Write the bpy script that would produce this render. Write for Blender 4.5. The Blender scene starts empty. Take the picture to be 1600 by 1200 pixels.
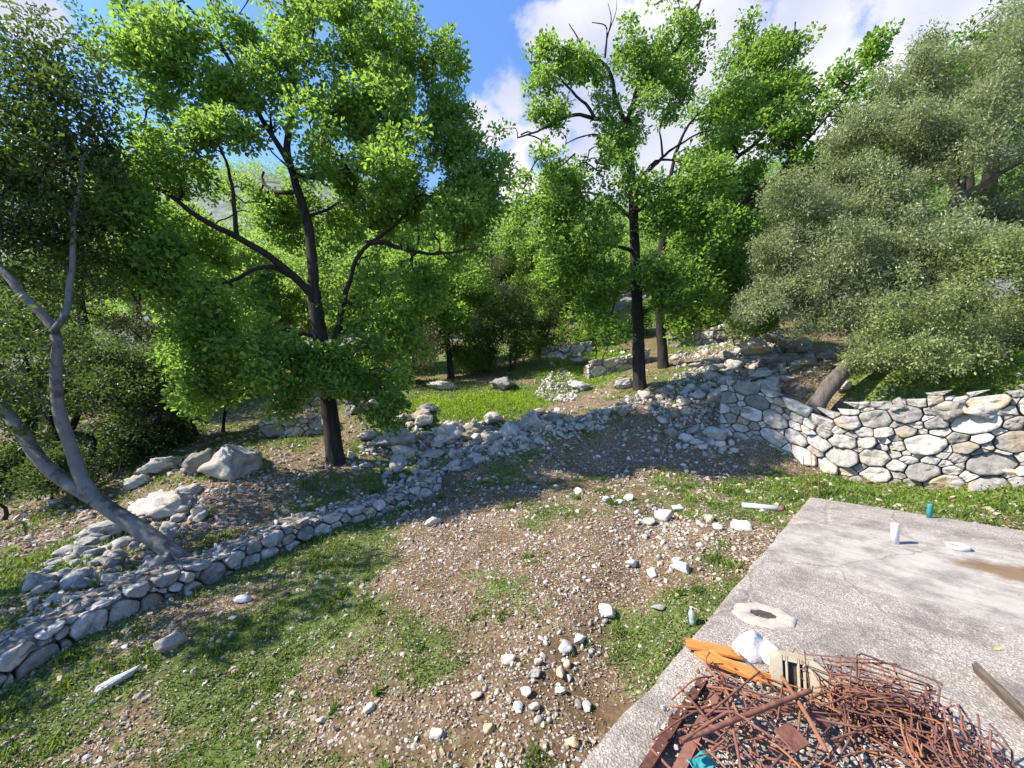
import bpy, bmesh, math, random
import numpy as np
from mathutils import Vector, Matrix

random.seed(7)
RNG = np.random.default_rng(7)
SC = bpy.context.scene
COL = SC.collection
R = math.radians

# ------------------------------------------------------------------ camera
F = 630.0          # focal length in pixels of the 1600 px wide picture
CAMZ = 1.6
cam_d = bpy.data.cameras.new('camera')
cam_d.sensor_width = 36.0
cam_d.lens = 36.0 * F / 1600.0
cam_d.clip_start = 0.05
cam_d.clip_end = 2000.0
cam = bpy.data.objects.new('camera', cam_d)
cam.location = (0, 0, CAMZ)
cam.rotation_euler = (R(90), 0, 0)
COL.objects.link(cam)
SC.camera = cam

# ------------------------------------------------------------------ light
SUN_EL = R(42)
SUN_AZ = R(-96)      # measured from +Y towards +X : the sun stands to the left
SKY_STRENGTH = 0.15
SUN_STRENGTH = 4.8
sun_dir = Vector((math.sin(SUN_AZ) * math.cos(SUN_EL), math.cos(SUN_AZ) * math.cos(SUN_EL), math.sin(SUN_EL)))
sd = bpy.data.lights.new('sun', 'SUN')
sd.energy = SUN_STRENGTH
sd.angle = R(0.5)
sd.color = (1.0, 0.95, 0.86)
so = bpy.data.objects.new('sun', sd)
so.rotation_euler = sun_dir.to_track_quat('Z', 'Y').to_euler()
so.location = (-30, 0, 40)
COL.objects.link(so)

SC.view_settings.view_transform = 'Standard'
SC.view_settings.look = 'None'
SC.view_settings.exposure = 1.22
SC.view_settings.gamma = 1.0
SC.cycles.use_denoising = True
SC.cycles.max_bounces = 7
SC.cycles.diffuse_bounces = 4
SC.cycles.transmission_bounces = 5
SC.cycles.transparent_max_bounces = 4
SC.cycles.caustics_reflective = False
SC.cycles.caustics_refractive = False

def pix_dir(u, v):
    d = Vector(((u - 800) / F, 1.0, -(v - 600) / F))
    return d.normalized()

world = bpy.data.worlds.new('World')
SC.world = world
world.use_nodes = True
nt = world.node_tree
nt.nodes.clear()
def wn(t, **kw):
    n = nt.nodes.new(t)
    for k, val in kw.items():
        setattr(n, k, val)
    return n
w_out = wn('ShaderNodeOutputWorld')
sky = wn('ShaderNodeTexSky', sky_type='NISHITA', sun_disc=False, sun_elevation=SUN_EL, sun_rotation=SUN_AZ,
         altitude=600.0, air_density=0.85, dust_density=0.0, ozone_density=3.5)
bg_sky = wn('ShaderNodeBackground')
bg_sky.inputs['Strength'].default_value = SKY_STRENGTH
tintn = wn('ShaderNodeMix', data_type='RGBA', blend_type='MULTIPLY')
tintn.inputs[0].default_value = 1.0
tintn.inputs[7].default_value = (0.86, 0.98, 1.14, 1)   # deep clear-air blue
nt.links.new(sky.outputs[0], tintn.inputs[6])
nt.links.new(tintn.outputs[2], bg_sky.inputs['Color'])
tc = wn('ShaderNodeTexCoord')
# drifting cumulus : a union of soft balls on the sky sphere, roughened by fractal noise
CLOUDS = [(875, 60, 60), (935, 35, 85), (1010, 70, 120), (1100, 50, 130), (798, 152, 44), (850, 160, 34),
          (860, 212, 66), (930, 240, 95), (815, 285, 50), (1000, 230, 140), (1150, 170, 150), (1250, 110, 190),
          (1400, 120, 220), (1560, 90, 240), (1500, -60, 240), (1300, -60, 150), (1050, -40, 110), (478, 2, 26), (40, 20, 50), (760, 190, 40), (830, 330, 60)]
acc = None
for (u, v, rp) in CLOUDS:
    d = pix_dir(u, v)
    dd = math.sqrt(((u - 800) / F) ** 2 + 1 + ((v - 600) / F) ** 2)
    ang = rp / F / dd * 1.0
    dist = wn('ShaderNodeVectorMath', operation='DISTANCE')
    nt.links.new(tc.outputs['Generated'], dist.inputs[0])
    dist.inputs[1].default_value = d
    m = wn('ShaderNodeMath', operation='MULTIPLY_ADD')
    nt.links.new(dist.outputs['Value'], m.inputs[0])
    m.inputs[1].default_value = -1.0 / ang
    m.inputs[2].default_value = 1.0
    if acc is None:
        acc = m
    else:
        mx = wn('ShaderNodeMath', operation='SMOOTH_MAX')
        mx.inputs[2].default_value = 0.25
        nt.links.new(acc.outputs[0], mx.inputs[0])
        nt.links.new(m.outputs[0], mx.inputs[1])
        acc = mx
nz = wn('ShaderNodeTexNoise')
nz.inputs['Scale'].default_value = 9.0
nz.inputs['Detail'].default_value = 8.0
nz.inputs['Roughness'].default_value = 0.6
nt.links.new(tc.outputs['Generated'], nz.inputs['Vector'])
ma = wn('ShaderNodeMath', operation='MULTIPLY_ADD')
nt.links.new(nz.outputs['Fac'], ma.inputs[0])
ma.inputs[1].default_value = 2.6
ma.inputs[2].default_value = -1.3
ad = wn('ShaderNodeMath', operation='ADD')
nt.links.new(acc.outputs[0], ad.inputs[0])
nt.links.new(ma.outputs[0], ad.inputs[1])
mr = wn('ShaderNodeMapRange', interpolation_type='SMOOTHSTEP')
nt.links.new(ad.outputs[0], mr.inputs['Value'])
mr.inputs['From Min'].default_value = -0.08
mr.inputs['From Max'].default_value = 0.55
nz2 = wn('ShaderNodeTexNoise')
nz2.inputs['Scale'].default_value = 3.4
nz2.inputs['Detail'].default_value = 6.0
nt.links.new(tc.outputs['Generated'], nz2.inputs['Vector'])
cr = wn('ShaderNodeValToRGB')
cr.color_ramp.elements[0].position = 0.36
cr.color_ramp.elements[0].color = (0.56, 0.61, 0.82, 1)
cr.color_ramp.elements[1].position = 0.60
cr.color_ramp.elements[1].color = (0.95, 0.94, 0.98, 1)
nt.links.new(nz2.outputs['Fac'], cr.inputs[0])
bg_cl = wn('ShaderNodeBackground')
bg_cl.inputs['Strength'].default_value = 0.50
nt.links.new(cr.outputs[0], bg_cl.inputs['Color'])
mxs = wn('ShaderNodeMixShader')
nt.links.new(mr.outputs[0], mxs.inputs[0])
nt.links.new(bg_sky.outputs[0], mxs.inputs[1])
nt.links.new(bg_cl.outputs[0], mxs.inputs[2])
nt.links.new(mxs.outputs[0], w_out.inputs['Surface'])

# ------------------------------------------------------------------ helpers
def tag(o, label=None, cat=None, group=None, kind=None):
    if label: o['label'] = label
    if cat: o['category'] = cat
    if group: o['group'] = group
    if kind: o['kind'] = kind
    return o

def empty(name, loc, label=None, cat=None, group=None):
    o = bpy.data.objects.new(name, None)
    o.empty_display_size = 0.1
    o.location = tuple(float(c) for c in loc)
    COL.objects.link(o)
    return tag(o, label, cat, group)

def mesh_arrays(name, V, faces, smooth=True, attrs=None):
    """V (n,3); faces: array (m,k) or list of such arrays."""
    if not isinstance(faces, list):
        faces = [faces]
    faces = [np.asarray(f, dtype=np.int32) for f in faces if len(f)]
    me = bpy.data.meshes.new(name)
    V = np.asarray(V, dtype=np.float32)
    me.vertices.add(len(V))
    me.vertices.foreach_set('co', V.ravel())
    loops = np.concatenate([f.ravel() for f in faces])
    tot = np.concatenate([np.full(len(f), f.shape[1], np.int32) for f in faces])
    start = np.concatenate([[0], np.cumsum(tot)[:-1]]).astype(np.int32)
    me.loops.add(len(loops))
    me.loops.foreach_set('vertex_index', loops)
    me.polygons.add(len(tot))
    me.polygons.foreach_set('loop_start', start)
    me.polygons.foreach_set('use_smooth', np.full(len(tot), bool(smooth)))
    me.update(calc_edges=True)
    if attrs:
        for k, (dom, arr) in attrs.items():
            a = me.attributes.new(k, 'FLOAT', dom)
            a.data.foreach_set('value', np.asarray(arr, dtype=np.float32))
    return me

def link(name, me, mat, parent=None, origin=None):
    """Link a mesh object; world-space vertices are moved so that the origin sits at the parent or at origin."""
    if parent is not None:
        off = np.array(parent.location)
    elif origin is not None:
        off = np.array(origin, dtype=float)
    else:
        off = np.zeros(3)
    if np.any(off != 0):
        me.transform(Matrix.Translation(Vector([-float(c) for c in off])))
    o = bpy.data.objects.new(name, me)
    if mat is not None and len(me.materials) == 0:
        me.materials.append(mat)
    COL.objects.link(o)
    if parent is not None:
        o.parent = parent
    elif origin is not None:
        o.location = tuple(float(c) for c in off)
    return o

def bm_mesh(name, bm, smooth=False):
    me = bpy.data.meshes.new(name)
    bmesh.ops.recalc_face_normals(bm, faces=bm.faces[:])
    bm.to_mesh(me)
    bm.free()
    if smooth:
        me.polygons.foreach_set('use_smooth', np.full(len(me.polygons), True))
    return me

# value noise ---------------------------------------------------------------
def _hash(ix, iy, iz, seed):
    h = (ix.astype(np.int64) * 374761393 + iy.astype(np.int64) * 668265263 + iz.astype(np.int64) * 2147483647 + seed * 974634777) & 0xFFFFFFFF
    h = ((h ^ (h >> 13)) * 1274126177) & 0xFFFFFFFF
    h = ((h ^ (h >> 16)) * 2246822519) & 0xFFFFFFFF
    h = h ^ (h >> 15)
    return (h & 0xFFFFFF).astype(np.float64) / float(0xFFFFFF)

def vnoise(p, seed=0):
    p = np.asarray(p, dtype=np.float64)
    i = np.floor(p)
    f = p - i
    f = f * f * (3 - 2 * f)
    i = i.astype(np.int64)
    x, y, z = i[..., 0], i[..., 1], i[..., 2]
    fx, fy, fz = f[..., 0], f[..., 1], f[..., 2]
    def c(a, b, d): return _hash(x + a, y + b, z + d, seed)
    def mix(a, b, t): return a + (b - a) * t
    return mix(mix(mix(c(0, 0, 0), c(1, 0, 0), fx), mix(c(0, 1, 0), c(1, 1, 0), fx), fy),
               mix(mix(c(0, 0, 1), c(1, 0, 1), fx), mix(c(0, 1, 1), c(1, 1, 1), fx), fy), fz) * 2 - 1

def fbm(p, octaves=4, seed=0, gain=0.5):
    p = np.asarray(p, dtype=np.float64)
    a, s, n = 1.0, 0.0, 0.0
    for k in range(octaves):
        s = s + a * vnoise(p * (2.03 ** k) + 17.3 * k, seed + k)
        n += a
        a *= gain
    return s / n

def fbm2(x, y, scale, octaves=4, seed=0, gain=0.5):
    p = np.stack([np.asarray(x) * scale, np.asarray(y) * scale, np.zeros_like(np.asarray(x, dtype=float))], -1)
    return fbm(p, octaves, seed, gain)

def sstep(a, b, x):
    t = np.clip((np.asarray(x, dtype=float) - a) / (b - a), 0, 1)
    return t * t * (3 - 2 * t)

def at(u, v, Y):
    return np.array([(u - 800) / F * Y, Y, CAMZ - (v - 600) / F * Y])

# ------------------------------------------------------------------ materials
def new_mat(name):
    m = bpy.data.materials.new(name)
    m.use_nodes = True
    t = m.node_tree
    t.nodes.clear()
    out = t.nodes.new('ShaderNodeOutputMaterial')
    return m, t, out

class NB:
    """small node-tree writer"""
    def __init__(s, t): s.t = t
    def n(s, typ, ins=None, **kw):
        n = s.t.nodes.new(typ)
        for k, v in kw.items(): setattr(n, k, v)
        for k, v in (ins or {}).items():
            if isinstance(v, bpy.types.NodeSocket): s.t.links.new(v, n.inputs[k])
            else: n.inputs[k].default_value = v
        return n
    def coord(s, which='Object'): return s.n('ShaderNodeTexCoord').outputs[which]
    def noise(s, vec, scale, detail=5, rough=0.6):
        return s.n('ShaderNodeTexNoise', {'Vector': vec, 'Scale': scale, 'Detail': detail, 'Roughness': rough}).outputs['Fac']
    def voro(s, vec, scale, out='Distance', feature='F1'):
        return s.n('ShaderNodeTexVoronoi', {'Vector': vec, 'Scale': scale}, feature=feature).outputs[out]
    def ramp(s, fac, stops):
        r = s.n('ShaderNodeValToRGB', {0: fac})
        e = r.color_ramp.elements
        while len(e) < len(stops): e.new(0.5)
        for k, (p, c) in enumerate(stops):
            e[k].position = p
            e[k].color = (c[0], c[1], c[2], 1) if not isinstance(c, (int, float)) else (c, c, c, 1)
        return r.outputs[0]
    def mix(s, fac, a, b, mode='MIX'):
        m = s.n('ShaderNodeMix', data_type='RGBA', blend_type=mode)
        for idx, v in ((0, fac), (6, a), (7, b)):
            if isinstance(v, bpy.types.NodeSocket): s.t.links.new(v, m.inputs[idx])
            elif idx == 0: m.inputs[0].default_value = v
            else: m.inputs[idx].default_value = (v[0], v[1], v[2], 1)
        return m.outputs[2]
    def math(s, op, a, b=0.0, c=0.0):
        return s.n('ShaderNodeMath', {0: a, 1: b, 2: c}, operation=op).outputs[0]
    def attr(s, name): return s.n('ShaderNodeAttribute', attribute_name=name).outputs['Fac']
    def bump(s, h, strength=0.4, dist=0.02):
        return s.n('ShaderNodeBump', {'Height': h, 'Strength': strength, 'Distance': dist}).outputs['Normal']
    def pbsdf(s, col, rough=0.9, normal=None, spec=0.3, **ins):
        d = {'Base Color': col if isinstance(col, bpy.types.NodeSocket) else (col[0], col[1], col[2], 1), 'Roughness': rough, 'Specular IOR Level': spec}
        if normal is not None: d['Normal'] = normal
        d.update(ins)
        return s.n('ShaderNodeBsdfPrincipled', d).outputs[0]

def leaf_mat(name, dark, light, trans, tfac=0.42, rough=0.45, spec=0.35):
    m, t, out = new_mat(name)
    b = NB(t)
    tint = b.attr('tint')
    col = b.ramp(tint, [(0.0, dark), (0.55, tuple((dark[i] + light[i]) / 2 for i in range(3))), (1.0, light)])
    trc = b.mix(tint, tuple(c * 0.7 for c in trans), trans)
    p = b.pbsdf(col, rough, None, spec)
    tr = b.n('ShaderNodeBsdfTranslucent', {'Color': trc}).outputs[0]
    t.links.new(b.n('ShaderNodeMixShader', {0: tfac, 1: p, 2: tr}).outputs[0], out.inputs[0])
    return m

def bark_mat(name, c0, c1, scale=6.0, bump=0.8, stretch=0.25, spots=None):
    m, t, out = new_mat(name)
    b = NB(t)
    co = b.coord('Object')
    mp = b.n('ShaderNodeMapping', {'Vector': co, 'Scale': (1, 1, stretch)}).outputs[0]
    n1 = b.noise(mp, scale, 7, 0.65)
    n2 = b.noise(co, scale * 0.25, 4)
    col = b.ramp(n1, [(0.3, c0), (0.7, c1)])
    col = b.mix(b.math('MULTIPLY', n2, 0.5), col, tuple(c * 0.6 for c in c0))
    if spots:
        col = b.mix(b.ramp(b.noise(co, 3.2, 6, 0.7), [(0.52, 0.0), (0.62, 1.0)]), col, spots)
    t.links.new(b.pbsdf(col, 0.92, b.bump(n1, bump, 0.03), 0.15), out.inputs[0])
    return m

def rock_mat(name, tint_attr=None, base=(0.345, 0.32, 0.285), scale=1.0, var=(0.62, 0.72), con=1.0, dist=0.022):
    m, t, out = new_mat(name)
    b = NB(t)
    co = b.coord('Object')
    rnd = b.n('ShaderNodeObjectInfo').outputs['Random'] if tint_attr is None else b.attr(tint_attr)
    off = b.n('ShaderNodeVectorMath', {0: co, 1: b.n('ShaderNodeCombineXYZ', {0: b.math('MULTIPLY', rnd, 37.0), 1: b.math('MULTIPLY', rnd, 91.0), 2: 0.0}).outputs[0]}, operation='ADD').outputs[0]
    n1 = b.noise(off, 2.6 * scale, 9, 0.68)
    n2 = b.noise(off, 11.0 * scale, 6, 0.7)
    n3 = b.noise(off, 1.3 * scale, 3, 0.5)
    br = lambda k: tuple(c * k for c in base)
    cc = lambda k: 1 + (k - 1) * con
    col = b.ramp(n1, [(0.28, br(cc(0.36))), (0.42, br(cc(0.78))), (0.58, br(cc(1.12))), (0.75, br(cc(1.5)))])
    warm = b.math('MULTIPLY', b.ramp(n3, [(0.44, 0.0), (0.62, 0.9)]), b.ramp(b.math('FRACT', b.math('MULTIPLY', rnd, 7.31)), [(0.45, 0.05), (0.8, 1.0)]))
    col = b.mix(warm, col, (base[0] * 1.15, base[1] * 0.92, base[2] * 0.62), 'MIX')
    lich = b.ramp(n2, [(0.62, 0.0), (0.72, 0.6)])
    col = b.mix(lich, col, (0.085, 0.082, 0.075))
    var = b.math('MULTIPLY_ADD', rnd, var[1], var[0])
    vc = b.n('ShaderNodeCombineXYZ', {0: var, 1: var, 2: var}).outputs[0]
    col = b.mix(1.0, col, vc, 'MULTIPLY')
    n4 = b.noise(off, 38.0 * scale, 5, 0.75)
    col = b.mix(0.75, col, b.ramp(n4, [(0.3, 0.55), (0.7, 1.3)]), 'MULTIPLY')
    h = b.math('ADD', b.math('ADD', n1, b.math('MULTIPLY', n4, 0.3)), b.math('MULTIPLY', n2, 0.55))
    crack = b.ramp(b.voro(off, 3.0 * scale, 'Distance', 'DISTANCE_TO_EDGE'), [(0.0, 0.0), (0.05, 1.0)])
    h = b.math('ADD', h, b.math('MULTIPLY', crack, 0.12))
    t.links.new(b.pbsdf(col, 0.93, b.bump(h, 0.9, dist), 0.2), out.inputs[0])
    return m

def simple_mat(name, c0, c1, scale=20.0, rough=0.7, spec=0.3, bump=0.2, dist=0.004, metallic=0.0, stretch=None):
    m, t, out = new_mat(name)
    b = NB(t)
    co = b.coord('Object')
    if stretch: co = b.n('ShaderNodeMapping', {'Vector': co, 'Scale': stretch}).outputs[0]
    n1 = b.noise(co, scale, 6, 0.65)
    col = b.ramp(n1, [(0.32, c0), (0.68, c1)])
    t.links.new(b.pbsdf(col, rough, b.bump(n1, bump, dist), spec, Metallic=metallic), out.inputs[0])
    return m

def gravel_mat(name):
    m, t, out = new_mat(name)
    b = NB(t)
    tint = b.attr('tint')
    col = b.ramp(tint, [(0.0, (0.12, 0.08, 0.055)), (0.2, (0.25, 0.175, 0.11)), (0.45, (0.37, 0.285, 0.20)), (0.7, (0.46, 0.395, 0.325)), (0.88, (0.41, 0.385, 0.365)), (1.0, (0.64, 0.59, 0.53))])
    n = b.noise(b.coord('Object'), 60.0, 4, 0.7)
    col = b.mix(0.6, col, b.ramp(n, [(0.3, 0.45), (0.7, 1.25)]), 'MULTIPLY')
    t.links.new(b.pbsdf(col, 0.92, b.bump(n, 0.4, 0.006), 0.2), out.inputs[0])
    return m

def ground_mat():
    m, t, out = new_mat('ground_soil')
    b = NB(t)
    co = b.coord('Object')
    g = b.attr('grass')
    st = b.attr('stony')
    rk = b.attr('rocky')
    n1 = b.noise(co, 1.4, 8, 0.65)
    n2 = b.noise(co, 14.0, 8, 0.72)
    n3 = b.noise(co, 70.0, 4, 0.7)
    dirt = b.ramp(n2, [(0.25, (0.050, 0.030, 0.018)), (0.45, (0.145, 0.092, 0.053)), (0.6, (0.25, 0.17, 0.103)), (0.78, (0.42, 0.315, 0.21))])
    dirt = b.mix(b.ramp(n1, [(0.4, 0.0), (0.6, 0.65)]), dirt, b.ramp(n3, [(0.3, (0.065, 0.040, 0.023)), (0.7, (0.18, 0.115, 0.062))]))
    vo = b.n('ShaderNodeTexVoronoi', {'Vector': co, 'Scale': 34.0})
    peb = b.ramp(vo.outputs['Distance'], [(0.30, 1.0), (0.48, 0.0)])
    vsep = b.n('ShaderNodeSeparateColor', {0: vo.outputs['Color']}).outputs[0]
    pcol = b.ramp(vsep, [(0.0, (0.16, 0.11, 0.075)), (0.5, (0.34, 0.27, 0.2)), (0.85, (0.42, 0.39, 0.35)), (1.0, (0.6, 0.57, 0.52))])
    pmask = b.math('MULTIPLY', peb, b.math('MULTIPLY', st, b.ramp(vsep, [(0.25, 0.0), (0.4, 1.0)])))
    mud = b.attr('mud')
    dirt = b.mix(mud, dirt, b.ramp(n2, [(0.3, (0.085, 0.052, 0.028)), (0.7, (0.19, 0.125, 0.066))]))
    soil = b.mix(pmask, dirt, pcol)
    grs = b.ramp(n2, [(0.3, (0.045, 0.075, 0.016)), (0.5, (0.085, 0.140, 0.028)), (0.7, (0.17, 0.23, 0.05))])
    gm = b.ramp(b.math('ADD', g, b.math('MULTIPLY_ADD', n2, 1.8, -0.9)), [(0.45, 0.0), (0.85, 0.8)])
    col = b.mix(gm, soil, grs)
    rock = b.ramp(b.noise(co, 0.35, 9, 0.7), [(0.3, (0.10, 0.11, 0.11)), (0.5, (0.17, 0.17, 0.165)), (0.7, (0.27, 0.26, 0.25))])  # grey hill rock; bluish dark tones put distance haze into the colour
    scrub = b.ramp(b.noise(co, 0.9, 8, 0.75), [(0.42, (0.045, 0.085, 0.025)), (0.6, (0.13, 0.19, 0.05))])
    hill = b.mix(b.ramp(b.noise(co, 0.12, 6, 0.65), [(0.45, 0.0), (0.55, 1.0)]), scrub, rock)
    col = b.mix(rk, col, hill)
    h = b.math('ADD', b.math('MULTIPLY', n2, 1.0), b.math('MULTIPLY', pmask, 0.35))
    h = b.math('ADD', h, b.math('MULTIPLY', n3, 0.25))
    t.links.new(b.pbsdf(col, 0.95, b.bump(h, 0.8, 0.035), 0.12), out.inputs[0])
    return m

def slab_mat():
    m, t, out = new_mat('concrete')
    b = NB(t)
    co = b.coord('Object')          # x runs along the left edge, y across the slab, from the far corner
    n1 = b.noise(co, 1.1, 7, 0.6)
    n2 = b.noise(co, 5.0, 8, 0.7)
    vo = b.n('ShaderNodeTexVoronoi', {'Vector': co, 'Scale': 105.0})
    vs = b.n('ShaderNodeSeparateColor', {0: vo.outputs['Color']}).outputs[0]
    agg = b.ramp(vs, [(0.0, (0.22, 0.195, 0.18)), (0.35, (0.34, 0.305, 0.28)), (0.7, (0.44, 0.40, 0.37)), (1.0, (0.62, 0.58, 0.54))])
    agg = b.mix(b.ramp(vo.outputs['Distance'], [(0.4, 0.0), (0.7, 0.5)]), agg, (0.17, 0.15, 0.14))
    agg = b.mix(1.0, agg, (0.90, 0.84, 0.765), 'MULTIPLY')
    paste = b.ramp(n2, [(0.3, (0.315, 0.285, 0.245)), (0.7, (0.42, 0.385, 0.335))])
    sep = b.n('ShaderNodeSeparateXYZ', {0: co})
    # smooth trowelled field in the middle of the slab
    d = b.n('ShaderNodeVectorMath', {0: b.n('ShaderNodeMapping', {'Vector': co, 'Scale': (0.62, 0.40, 0.0)}).outputs[0], 1: (1.25, 0.52, 0.0)}, operation='DISTANCE').outputs['Value']
    d = b.math('ADD', d, b.math('MULTIPLY_ADD', n1, 0.9, -0.45))
    smooth = b.ramp(d, [(0.35, 0.9), (0.75, 0.12)])
    col = b.mix(smooth, agg, paste)
    dirt = b.ramp(b.noise(co, 2.2, 8, 0.72), [(0.46, 0.0), (0.62, 0.7)])
    col = b.mix(dirt, col, (0.13, 0.105, 0.095))
    # long drag marks and dark lichen
    st = b.noise(b.n('ShaderNodeMapping', {'Vector': co, 'Scale': (9.0, 0.7, 1.0)}).outputs[0], 1.2, 6, 0.6)
    col = b.mix(b.ramp(st, [(0.5, 0.0), (0.68, 0.45)]), col, (0.20, 0.165, 0.15))
    crk = b.n('ShaderNodeVectorMath', {0: co, 1: b.n('ShaderNodeCombineXYZ', {0: b.math('MULTIPLY', n2, 0.35), 1: b.math('MULTIPLY', n1, 0.5), 2: 0.0}).outputs[0]}, operation='ADD').outputs[0]
    ce = b.ramp(b.voro(crk, 0.62, 'Distance', 'DISTANCE_TO_EDGE'), [(0.0, 0.45), (0.007, 0.0)])
    col = b.mix(ce, col, (0.055, 0.045, 0.04))
    # wet rusty stain
    ds = b.n('ShaderNodeVectorMath', {0: b.n('ShaderNodeMapping', {'Vector': co, 'Scale': (2.4, 1.2, 0.0)}).outputs[0], 1: (2.4 * 1.70, 1.2 * 1.8, 0.0)}, operation='DISTANCE').outputs['Value']
    ds = b.math('ADD', ds, b.math('MULTIPLY_ADD', n2, 1.0, -0.5))
    stain = b.ramp(ds, [(0.4, 0.85), (0.75, 0.0)])
    col = b.mix(stain, col, (0.17, 0.095, 0.045))
    rough = b.math('MULTIPLY_ADD', stain, -0.4, 0.9)
    h = b.math('ADD', b.math('MULTIPLY', vo.outputs['Distance'], b.math('SUBTRACT', 1.0, smooth)), n2)
    t.links.new(b.pbsdf(col, rough, b.bump(h, 0.5, 0.012), 0.25), out.inputs[0])
    return m

M = {}
M['ground'] = ground_mat()
M['gravel'] = gravel_mat('gravel_stones')
M['rock'] = rock_mat('limestone')
M['rock_attr'] = rock_mat('limestone_masonry', 'tint', (0.47, 0.43, 0.385), 2.2, (0.50, 0.75), 1.0, 0.03)
M['rubble'] = rock_mat('limestone_rubble', 'tint', (0.415, 0.385, 0.345), 9.0, (0.55, 0.7), 0.7, 0.005)
M['rock_pale'] = rock_mat('pale_limestone', None, (0.56, 0.53, 0.49), 1.0, (0.85, 0.28), 0.6, 0.004)
M['rock_tan'] = rock_mat('tan_stone', None, (0.56, 0.44, 0.31), 1.0, (0.85, 0.25), 0.6, 0.004)
M['earth'] = simple_mat('packed_earth', (0.09, 0.065, 0.045), (0.27, 0.21, 0.155), 14.0, 0.95, 0.1, 0.6, 0.02)
M['cap'] = simple_mat('lime_capping', (0.085, 0.068, 0.052), (0.27, 0.235, 0.195), 11.0, 0.93, 0.15, 0.8, 0.02)
M['slab'] = slab_mat()
M['oak_leaf'] = leaf_mat('oak_leaf', (0.036, 0.085, 0.018), (0.215, 0.34, 0.066), (0.38, 0.59, 0.08), 0.48, 0.55, 0.22)
M['oak_leaf_far'] = leaf_mat('far_oak_leaf', (0.055, 0.118, 0.030), (0.23, 0.345, 0.085), (0.42, 0.60, 0.09), 0.5, 0.55, 0.2)
M['olive_leaf'] = leaf_mat('olive_leaf', (0.105, 0.130, 0.052), (0.43, 0.455, 0.26), (0.39, 0.46, 0.15), 0.42, 0.5)
M['olive_leaf_yellow'] = leaf_mat('yellow_green_leaf', (0.10, 0.130, 0.042), (0.39, 0.43, 0.185), (0.39, 0.49, 0.12), 0.42, 0.5)
M['dark_leaf'] = leaf_mat('dark_evergreen_leaf', (0.022, 0.042, 0.012), (0.11, 0.145, 0.04), (0.16, 0.25, 0.03), 0.35, 0.5, 0.25)
M['brown_leaf'] = leaf_mat('brown_green_leaf', (0.055, 0.055, 0.022), (0.15, 0.15, 0.06), (0.16, 0.18, 0.04), 0.3)
M['grass'] = leaf_mat('grass_blade', (0.045, 0.085, 0.016), (0.20, 0.27, 0.05), (0.26, 0.36, 0.045), 0.4, 0.6, 0.2)
M['terrace_grass'] = leaf_mat('lush_grass_blade', (0.10, 0.17, 0.022), (0.30, 0.42, 0.06), (0.46, 0.62, 0.06), 0.55, 0.6, 0.1)
M['bark_dark'] = bark_mat('oak_bark', (0.014, 0.011, 0.009), (0.055, 0.045, 0.038), 9.0, 1.0)
M['bark_grey'] = bark_mat('smooth_grey_bark', (0.13, 0.115, 0.10), (0.235, 0.21, 0.19), 7.0, 0.9, 0.6, (0.075, 0.062, 0.052))
M['bark_olive'] = bark_mat('olive_bark', (0.055, 0.042, 0.033), (0.20, 0.165, 0.14), 8.0, 1.0, 0.15)
M['dead_wood'] = bark_mat('dead_wood', (0.10, 0.08, 0.07), (0.26, 0.22, 0.20), 8.0, 0.5)
def rust_mat(name, dark, mid, light):
    m, t, out = new_mat(name)
    b = NB(t)
    rnd = b.n('ShaderNodeObjectInfo').outputs['Random']
    co = b.coord('Object')
    n1 = b.noise(co, 30.0, 6, 0.7)
    n2 = b.noise(co, 9.0, 4, 0.6)
    col = b.ramp(n1, [(0.3, dark), (0.5, mid), (0.7, light)])
    col = b.mix(b.ramp(rnd, [(0.45, 0.0), (0.9, 0.6)]), col, b.ramp(n2, [(0.35, (0.07, 0.04, 0.045)), (0.65, (0.17, 0.10, 0.095))]))
    col = b.mix(b.ramp(b.math('FRACT', b.math('MULTIPLY', rnd, 5.7)), [(0.6, 0.0), (0.95, 0.7)]), col, (0.33, 0.135, 0.06))
    t.links.new(b.pbsdf(col, 0.85, b.bump(n1, 0.5, 0.002), 0.3), out.inputs[0])
    return m
M['rust'] = rust_mat('rusty_steel', (0.085, 0.034, 0.024), (0.185, 0.075, 0.048), (0.27, 0.115, 0.068))
M['rust_dark'] = rust_mat('dark_rusty_steel', (0.05, 0.022, 0.018), (0.11, 0.045, 0.034), (0.18, 0.075, 0.05))
M['orange_wood'] = simple_mat('orange_painted_wood', (0.40, 0.125, 0.028), (0.62, 0.235, 0.065), 9.0, 0.65, 0.3, 0.4, 0.004, 0.0, (1.0, 9.0, 9.0))
M['white_pvc'] = simple_mat('white_plastic', (0.50, 0.50, 0.53), (0.62, 0.62, 0.65), 12.0, 0.4, 0.5, 0.05)
M['teal_pvc'] = simple_mat('teal_plastic', (0.015, 0.17, 0.17), (0.04, 0.27, 0.26), 12.0, 0.4, 0.5, 0.05)
M['grey_cap'] = simple_mat('grey_plastic', (0.33, 0.32, 0.32), (0.48, 0.46, 0.45), 14.0, 0.55, 0.4, 0.1)
M['cream'] = simple_mat('cream_cast_block', (0.32, 0.26, 0.17), (0.50, 0.43, 0.31), 7.0, 0.85, 0.2, 0.3)
M['mortar'] = simple_mat('pale_mortar', (0.31, 0.26, 0.21), (0.44, 0.385, 0.32), 9.0, 0.92, 0.15, 0.4, 0.006)
M['cavity_shade'] = simple_mat('painted_cavity_shade', (0.035, 0.03, 0.026), (0.08, 0.07, 0.06), 20.0, 0.95, 0.1)  # near-black colour painting the shade inside holes and slots
M['white_stone'] = simple_mat('white_plaster', (0.44, 0.41, 0.40), (0.72, 0.69, 0.68), 6.0, 0.85, 0.2, 0.4, 0.01)
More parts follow.
